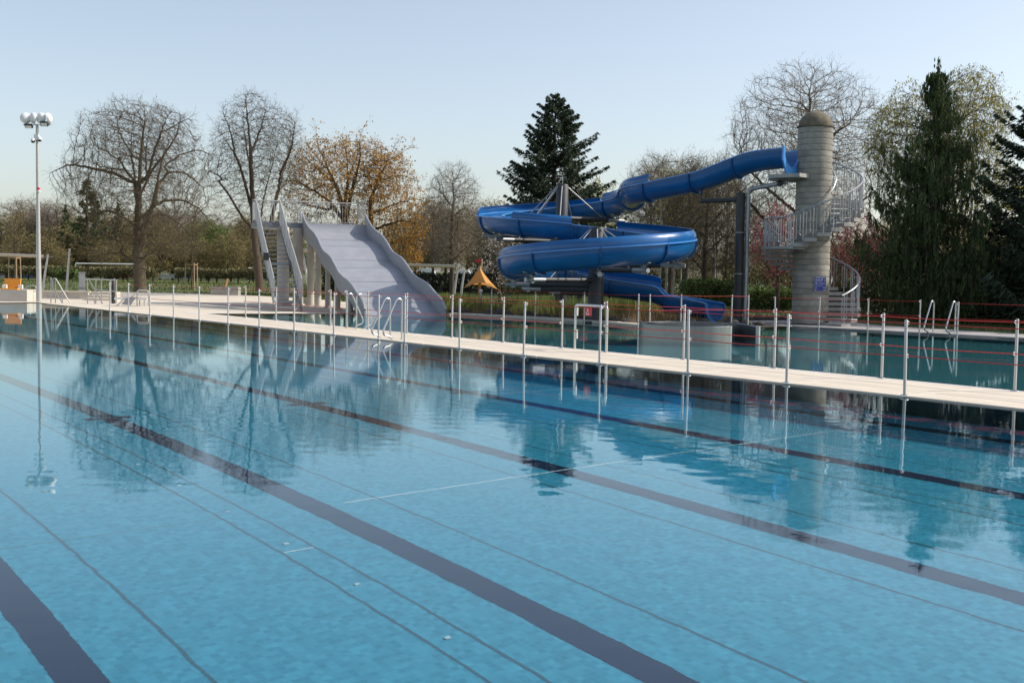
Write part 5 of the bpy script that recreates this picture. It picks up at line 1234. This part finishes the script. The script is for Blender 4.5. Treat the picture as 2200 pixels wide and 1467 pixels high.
Y = 78; X = PX(1187, Y); S5 = spruce(101, hh(206, 1187, Y) - .3, 5.6, 58, 11, droop=.22, upturn=.16, power=.66, low=.08, card=(.13, .036), dens=3.0)
place(S5, 'spruce', (X, Y, .3), 0, 1, 'large dark spruce standing behind the blue slide', 'tree')
Y = 44; X = PX(2250, Y); S12 = spruce(103, hh(150, 2262, Y) * 1.02, 4.8, 40, 9, droop=.16, upturn=.40, power=.8, low=.05, card=(.11, .032), dens=3.2, hang=.35)
place(S12, 'spruce', (X, Y, .03), 0, 1, 'black green spruce cut off by the right frame edge', 'tree')
# drooping conifer: long arching limbs hung with curtains of foliage
def weeping(seed, h, rad, m):
    R = np.random.default_rng(seed); C, Dv, Wv, SA, SB, ra, rb = [], [], [], [], [], [], []
    for k in range(210):
        z = h * (.05 + .90 * R.uniform(0, 1) ** 1.05); t = z / h; L = (rad * (1 - t) ** 1.05 + .14) * (R.uniform(1.0, 1.35) if k % 7 == 0 else R.uniform(.55, 1.05)); az = R.uniform(0, 2 * math.pi)
        s = np.linspace(0, 1, 10); zz = z + L * (.14 * s + .24 * s ** 3 - .26 * np.sin(s * math.pi * .8)); pts = np.stack([math.cos(az) * s * L, math.sin(az) * s * L, zz], 1)
        SA.append(pts[:-1]); SB.append(pts[1:]); w_ = .04 * (1 - s) * (L / rad + .2) + .006; ra.append(w_[:-1]); rb.append(w_[1:])
        nst = int(12 + 46 * L / rad); u_ = R.uniform(.1, 1.0, nst); base = np.stack([np.interp(u_, s, pts[:, i]) for i in range(3)], 1); side = np.array([-math.sin(az), math.cos(az), 0])
        base += side * R.normal(0, .16 + .10 * L / rad, (nst, 1)); ln = R.uniform(.25, .85, nst) * (.45 + .7 * L / rad)
        per = 16
        for q in range(nst):
            tt_ = np.sort(R.uniform(0, 1, per)); c = base[q] + np.stack([R.normal(0, .025, per), R.normal(0, .025, per), -tt_ * ln[q]], 1); d = np.array([0, 0, -1]) + R.normal(0, .28, (per, 3)); wv = np.cross(d, rdir(R, per)); wv /= np.linalg.norm(wv, axis=1, keepdims=True) + 1e-9; sc_ = R.uniform(.6, 1.3, (per, 1))
            C.append(c); Dv.append(d * .070 * sc_); Wv.append(wv * .017 * sc_)
    n = 120; zt_ = h * R.uniform(.86, 1.0, n); c = np.stack([R.normal(0, .05, n) * (1.15 - zt_ / h) * 8, R.normal(0, .05, n) * (1.15 - zt_ / h) * 8, zt_], 1); C.append(c); Dv.append(np.array([0, 0, -.1]) + R.normal(0, .02, (n, 3))); Wv.append(rdir(R, n) * .03)
    V, F = cards(np.concatenate(C), np.concatenate(Dv), np.concatenate(Wv)); tz_ = np.linspace(0, h * .97, 12); tr_ = .024 * h * (1 - tz_ / h) + .012; tp = np.stack([0 * tz_, 0 * tz_, tz_], 1)
    trk = join([frusta(tp[:-1], tp[1:], tr_[:-1], tr_[1:], 8), frusta(np.concatenate(SA), np.concatenate(SB), np.concatenate(ra), np.concatenate(rb), 4)])
    return [('trunk', np_mesh('trunk', *trk), 'bark'), ('crown', np_mesh('crown', V, F), m)]
Y = 45; X = PX(2000, Y); W10 = weeping(107, hh(128, 2000, Y), 4.7, 'needles_olive')
place(W10, 'weeping_conifer', (X, Y, .03), 0, 1, 'drooping olive green conifer right of the tower', 'tree')
# spruces outside the frame, added to cast shade; then background conifers
for i, (x, y, s_) in enumerate(((23.8, 40.8, 1.5), (33, 36.5, 1.6), (30, 48, 1.5))):
    place(S12, 'spruce', (x, y, .03), i * 2.0, s_, 'tall dark spruce added beyond the right frame edge for its shade', 'tree', 'shade spruces added beyond the frame')
SB1 = spruce(109, 10, 2.6, 26, 7, droop=.15, card=(.26, .09), dens=.8, power=.8, m='needles_olive'); 
for px, Y, top, lab, wd in ((188, 104, 386, 'dark broad conifer standing behind the big bare tree', 1.25), (-12, 128, 428, 'dark conifer at the left frame edge beyond the hedge', .9), (52, 150, 455, 'small far conifer left of the mast', .7), (142, 118, 440, 'narrow dark conifer left of the broad conifer', .7), (255, 112, 436, 'dark conifer half hidden by the big bare tree', .9), (600, 125, 455, 'dark conifer far behind the stair', .8), (2330, 70, 120, 'tall dark conifer beyond the right frame edge', 1.3)):
    hgt = hh(top, px, Y) - .4; o = place(SB1, 'conifer', (PX(px, Y), Y, .4), rng.uniform(0, 6), hgt / 10 * wd, lab, 'tree', sz=hgt / 10)

# --- the wood behind: each tree its own object, a few kinds
kinds = []
for sd in (201, 211, 223):
    kinds.append(bare_tree(sd, 9, 2.0, [(0, 0, 5.6, 2.6, 2.4, 3.4, 1), (0, 0, 3.0, 2.2, 2, 1.6, .4)], .17, 520, .42, (3, .75, 2), ('bud_olive', 2.0, .10, .6), 'bark', 'twig', tip=.014, trop=.1, dk=1.1, twr=.012))
gk = bare_tree(229, 9, 2.0, [(0, 0, 5.4, 2.6, 2.4, 3.2, 1), (0, 0, 3.0, 2.2, 2, 1.6, .5)], .17, 520, .42, (3, .7, 2), ('leaf_green', 3.0, .11, .6), 'bark', 'twig', tip=.014, trop=.1, dk=1.1, twr=.012)
pk_ = bare_tree(233, 9, 2.0, [(0, 0, 5.8, 2.4, 2.2, 3.3, 1)], .15, 480, .40, (4, .8, 2), None, 'bark', 'twig_pale', tip=.012, trop=.2, dk=1.1, twr=.012)
def bg(kind, px, Y, top, label, group, nm='wood_tree', wd=1.0):
    hgt = max(2.5, hh(top, px, Y) - .4); rz = rng.uniform(0, 6); place(kind, nm, (PX(px, Y), Y, ground_z(PX(px, Y), Y)), rz, hgt / 9.1 * wd, label, 'tree', group, sz=hgt / 9.1)
L_brown = 'bare olive brown tree in the wood beyond the hedge'; G_b = 'olive brown trees of the far wood'
for px in range(-30, 620, 17):
    bg(kinds[rng.randrange(3)], px + rng.uniform(-8, 8), rng.uniform(105, 150), rng.uniform(455, 520), L_brown, G_b, wd=rng.uniform(1.0, 1.5))
for px in range(-20, 560, 40):
    bg(kinds[rng.randrange(3)], px + rng.uniform(-12, 12), rng.uniform(96, 104), rng.uniform(505, 545), L_brown, G_b, wd=rng.uniform(1.2, 1.7))
L_pale = 'pale bare tree rising above the far wood'; G_p = 'pale bare trees of the far wood'
for px, top in ((40, 430), (75, 425), (105, 440), (125, 435), (230, 470), (420, 450), (470, 468), (520, 480), (330, 440), (380, 450)):
    bg(pk_, px, rng.uniform(125, 150), top, L_pale, G_p, wd=1.3)
L_green = 'fresh green tree in the wood beyond the hedge'; G_g = 'fresh green trees of the far wood'
for px, top in ((445, 470), (640, 520), (700, 540)):
    bg(gk, px, rng.uniform(98, 110), top, L_green, G_g, wd=1.15)
L_mid = 'brown bare tree behind the caravans and awning'; G_m = 'brown trees behind the caravans'
for px in range(860, 1330, 34):
    bg(kinds[rng.randrange(3)], px + rng.uniform(-8, 8), rng.uniform(118, 150), rng.uniform(440, 500), L_mid, G_m, wd=rng.uniform(.9, 1.3))
for px, top in ((930, 430), (1050, 430), (1085, 455)): bg(pk_, px, 100, top, 'pale bare tree left of the big spruce', 'pale trees left of the spruce', wd=1.0)
L_r = 'bare tree in the thicket behind the blue chute'; G_r = 'thicket trees behind the chute'
for px in range(1330, 1720, 34):
    bg(kinds[rng.randrange(3)], px + rng.uniform(-10, 10), rng.uniform(78, 110), rng.uniform(505, 550), L_r, G_r, wd=rng.uniform(.9, 1.2))
for px, top in ((1395, 335), (1425, 350), (1475, 325), (1535, 335), (1560, 350), (1600, 430), (1650, 400)):
    bg(pk_, px, rng.uniform(66, 76), top, 'pale bare tree behind the chute in the thicket', 'pale thicket trees', wd=.8)
L_rr = 'bare tree far behind the conifers'; G_rr = 'trees far behind the conifers'
for px in range(1730, 2360, 36):
    bg(kinds[rng.randrange(3)], px + rng.uniform(-10, 10), rng.uniform(80, 120), rng.uniform(450, 520), L_rr, G_rr, wd=rng.uniform(1.0, 1.4))
# birches by the slide foot: slim pale stems
bi = bare_tree(239, 7, 3.2, [(0, 0, 5.2, .8, .8, 1.9, 1)], .055, 200, .3, (3, .4, 2), ('leaf_birch', .5, .05, .6), 'birch_bark', 'twig', tip=.008, dk=1.1)
for i, px in enumerate((1418, 1432, 1447, 1462, 1478, 1490, 1535)):
    place(bi, 'young_birch', (PX(px, 60 + i % 3), 60 + i % 3, .1), i * 1.3, rng.uniform(.85, 1.1), 'slim pale birch stem behind the slide exit', 'tree', 'birch stems behind the slide exit')
# magnolia-like blossom shrub beside the slide loop
bs = bare_tree(241, 3.2, .5, [(0, 0, 1.9, 1.0, 1, 1.3, 1)], .07, 350, .2, (3, .25, 2), ('blossom', .5, .04, .7), 'bark', 'twig', tip=.008, dk=1.1)
place(bs, 'blossom_shrub', (PX(1075, 56), 56, .05), 0, 1.15, 'shrub with white blossom left of the lower slide loop', 'shrub')
# staked young trees
yt = bare_tree(251, 4.5, 1.8, [(0, 0, 3.2, .8, .8, 1.3, 1)], .05, 220, .22, (3, .35, 2), ('bud_olive', .8, .04, .6), 'bark', 'twig', tip=.007, dk=1.1)
for px, Y, lab in ((32, 80, 'staked young tree left of the mast'), (412, 76, 'staked young tree on the lawn right of the big tree')):
    r_ = place(yt, 'young_tree', (PX(px, Y), Y, ground_z(PX(px, Y), Y)), 0, 1.0, lab)
    for dx, dy in ((-.45, 0), (.25, -.3), (.3, .3)): MB().tube([(dx, dy, -.1), (dx * .9, dy * .9, 1.75)], .04, 8).build('stake', 'wood_pole', r_, True)
    MB().beam((-.45, 0, 1.62), (.25, -.3, 1.62), .03, .08).build('brace', 'wood_board', r_); MB().beam((.25, -.3, 1.62), (.3, .3, 1.62), .03, .08).build('brace', 'wood_board', r_)

# --- hedges
def hedge_mass(seed, x0, x1, y0, y1, z0, z1, n, size, mleaf, mtwig, name, label, cat='hedge', stems=0, rot=0, loc=None):
    R = np.random.default_rng(seed); L_, D_ = x1 - x0, y1 - y0; C = np.stack([R.uniform(0, L_, n), R.uniform(0, D_, n), R.uniform(z0, z1, n)], 1)
    C[:, 2] += .06 * np.sin(C[:, 0] * 1.3) + R.normal(0, .04, n)
    d = rdir(R, n); wv = np.cross(d, rdir(R, n)); wv /= np.linalg.norm(wv, axis=1, keepdims=True) + 1e-9; s_ = size * R.uniform(.5, 1.4, (n, 1))
    V, F = cards(C, d * s_, wv * s_ * .5); r_ = empty(name, (x0, y0, 0) if loc is None else loc, rot); tag(r_, label, cat)
    o = link('foliage', np_mesh('foliage', V, F), mleaf, r_); o['kind'] = 'stuff'
    nt_ = n // 3; C = np.stack([R.uniform(0, L_, nt_), R.uniform(0, D_, nt_), R.uniform(z0 - .1, z1 - .1, nt_)], 1); dd = rdir(R, nt_) * .25; V, F = frusta(C, C + dd, np.full(nt_, .012), np.full(nt_, .006), 3); o = link('twigs', np_mesh('twigs', V, F), mtwig, r_); o['kind'] = 'stuff'
    for k in range(stems):
        x = L_ * (k + .5 + R.uniform(-.3, .3)) / stems; y = D_ * .5; b_ = ground_z(x0 + x, y0 + y); p = [(x, y, b_ - .1), (x + R.normal(0, .06), y, b_ + .3), (x + R.normal(0, .15), y, z0 + .12)]; q = [(x, y, b_ + .25), (x + R.normal(0, .3), y + .1, z0 + .2)]
        mb = MB().tube(p, [.07, .05, .03], 6); mb.tube(q, [.04, .02], 5); mb.build('stem', 'bark', r_, True)
    return r_
Yh = 86; xa, xb = PX(-40, Yh), PX(335, Yh); z1h = hh(573, 150, Yh)
hedge_mass(301, xa, xb, Yh, Yh + 1.1, z1h - .62, z1h, 9000, .09, 'hedge_leaf', 'hedge_twig', 'trimmed_hedge', 'long trimmed hedge on bare stems left of the white boards', stems=22)
xa, xb = PX(372, Yh), PX(600, Yh); z1h = hh(578, 480, Yh)
hedge_mass(302, xa, xb, Yh, Yh + 1.1, z1h - .62, z1h, 5500, .09, 'hedge_leaf', 'hedge_twig', 'trimmed_hedge', 'trimmed hedge on bare stems between the boards and the stair', stems=14)
hedge_mass(303, PX(105, 84), PX(165, 84), 84, 85, .55, 1.35, 900, .10, 'hedge_green', 'hedge_twig', 'green_shrub', 'fresh green shrub under the hedge by the leaning white pole', 'shrub')
hedge_mass(304, PX(690, 76), PX(1085, 76), 76, 77.4, .35, hh(587, 950, 76), 7500, .10, 'hedge_dark', 'hedge_twig', 'dark_hedge', 'dark hedge below the caravans', stems=0)
for i, (pa, pb, Y, z0, z1, n, m, lab) in enumerate(((1470, 1600, 56, .1, 1.35, 4500, 'hedge_green', 'leafy green hedge right of the slide exit'), (1590, 1720, 52, .1, 1.0, 3800, 'hedge_green', 'low green hedge behind the dark pole'), (1780, 1850, 54, .1, 1.5, 2600, 'hedge_green', 'bright green shrub seen through the stair railing'),
        (1850, 2120, 53, .05, 1.5, 6000, 'hedge_dark', 'dark hedge behind the drooping conifer'), (2080, 2420, 52, .05, 2.2, 7000, 'hedge_dark', 'dark hedge by the right frame edge'), (1080, 1480, 68, .3, 1.9, 6500, 'hedge_leaf', 'brown thicket hedge behind the blue slide'), (1560, 1900, 66, .3, 2.3, 6500, 'hedge_leaf', 'brown thicket hedge behind the tower'))):
    xa, xb = PX(pa, Y), PX(pb, Y); hedge_mass(310 + i, xa, xb, Y, Y + 1.8, z0, z1, n, .085, m, 'hedge_twig', 'hedge', lab)
# --- reeds, dry stalks and meadow grass
def blades(seed, pts, h, w, lean, m, name, label, cat):
    R = np.random.default_rng(seed); n = len(pts); hh_ = h * R.uniform(.45, 1.25, n); a = R.uniform(0, 2 * math.pi, n); d = np.stack([np.cos(a), np.sin(a), 0 * a], 1); ln = R.normal(0, lean, (n, 1)) * d
    b = np.asarray(pts, float); t = b + ln * hh_[:, None] + np.stack([0 * a, 0 * a, hh_], 1); mdl = b + ln * hh_[:, None] * .35 + np.stack([0 * a, 0 * a, hh_ * .55], 1); s = np.stack([-np.sin(a), np.cos(a), 0 * a], 1) * w
    V = np.stack([b - s, b + s, mdl + s * .8, mdl - s * .8, t + s * .1, t - s * .1], 1).reshape(-1, 3); k = np.arange(n)[:, None] * 6; F = np.concatenate([k + np.array([[0, 1, 2, 3]]), k + np.array([[3, 2, 4, 5]])]); o = link(name, np_mesh(name, V, F), m); tag(o, label, cat, kind='stuff'); return o
R = np.random.default_rng(401)
def scatter(poly, n):
    lo = np.min(np.array(poly)[:, :2], 0); hi = np.max(np.array(poly)[:, :2], 0); p = R.uniform(lo, hi, (n * 4, 2)); p = p[inside(p, poly)][:n]; return np.column_stack([p, np.full(len(p), .02)])
REED = [(-2.6, 44.0), (.7, 41.2), (3.2, 39.0), (5.2, 41.5), (6.5, 42.6), (6.5, 46), (1, 47.5), (-3.2, 48)]
p = scatter(REED, 9000); cl = np.sin(p[:, 0] * 2.1) + np.sin(p[:, 1] * 1.7 + p[:, 0]); blades(402, p[cl > -.9], .62, .012, .18, 'reed_green', 'reeds', 'green reeds growing on the bank under the blue slide', 'reeds')
DRY = [(-2.4, 43.0), (.7, 40.4), (3.1, 37.5), (3.9, 35.4), (5, 37.5), (8.0, 40.3), (8, 44), (1, 45), (-3.2, 45.5)]
blades(403, scatter(DRY, 5000), .36, .010, .35, 'reed_dry', 'dry_grass', 'dry brown stalks along the edge of the planted bank', 'grass')
LAW = [(8, 41.5), (16, 33.3), (24, 25.8), (30, 28), (22, 44), (10, 50)]
p = scatter(LAW, 9000); p[:, 2] = ground_z(p[:, 0], p[:, 1]); blades(404, p, .13, .010, .5, 'meadow', 'lawn_grass', 'short lawn grass beyond the far deck', 'grass')
p = scatter([(-34, 74), (-21, 72.6), (-15, 68.2), (-9, 60), (-4, 70), (-8, 84), (-44, 84), (-52, 74)], 16000); p[:, 2] = ground_z(p[:, 0], p[:, 1]); blades(405, p, .13, .022, .5, 'meadow', 'meadow_grass', 'rough green meadow grass between the left deck and hedge', 'grass')
q = p[R.integers(0, len(p), 260)]; V, F = cards(q + np.array([0, 0, .13]), rdir(R, len(q)) * .035, rdir(R, len(q)) * .03); o = link('meadow_flowers', np_mesh('meadow_flowers', V, F), 'flower'); tag(o, 'yellow dandelions dotted over the rough meadow', 'flowers', kind='stuff')
p = scatter([(-5.5, 52), (-4.8, 45), (-2.6, 46), (-2, 62), (-9, 62)], 3500); blades(406, p, .45, .014, .3, 'reed_green', 'verge_grass', 'long grass right of the foot of the wave slide', 'grass')
# rocks edging the bank
rk = []
for sd in range(4):
    R2 = np.random.default_rng(500 + sd); mb = MB(); v = []; 
    for zz, rr0 in ((0, 1.0), (.45, 1.05), (.8, .75), (1.0, .35)):
        for j in range(8): a = j * math.pi / 4; v.append((rr0 * math.cos(a) * R2.uniform(.8, 1.15), rr0 * math.sin(a) * R2.uniform(.8, 1.15), zz + R2.normal(0, .05)))
    f = [(i * 8 + j, i * 8 + (j + 1) % 8, (i + 1) * 8 + (j + 1) % 8, (i + 1) * 8 + j) for i in range(3) for j in range(8)] + [tuple(24 + j for j in range(8))]; mb.add(v, f); me = mb.mesh('rock', True, 35); me.materials.append(MATS['rock']); rk.append(me)
pts_r = []
for a, b in (((-2.3, 42.9), (.75, 40.3)), ((.75, 40.3), (3.15, 37.4)), ((3.15, 37.4), (4.2, 35.7)), ((4.6, 36.0), (8.2, 37.0)), ((8.3, 40.6), (10.2, 42.0))):
    L_ = math.dist(a, b); n = int(L_ / .42)
    for i in range(n): t = (i + .5) / n; pts_r.append((a[0] + (b[0] - a[0]) * t + rng.uniform(-.08, .08), a[1] + (b[1] - a[1]) * t + rng.uniform(-.1, .1)))
for i, (x, y) in enumerate(pts_r):
    o = link('rock', rk[i % 4], None); s_ = rng.uniform(.15, .26); o.location = (x, y, .0); o.rotation_euler = (0, 0, rng.uniform(0, 6)); o.scale = (s_, s_, s_ * rng.uniform(.7, 1.25)); tag(o, 'dark rough stone edging the planted bank under the slide', 'rock', 'edging stones of the planted bank')
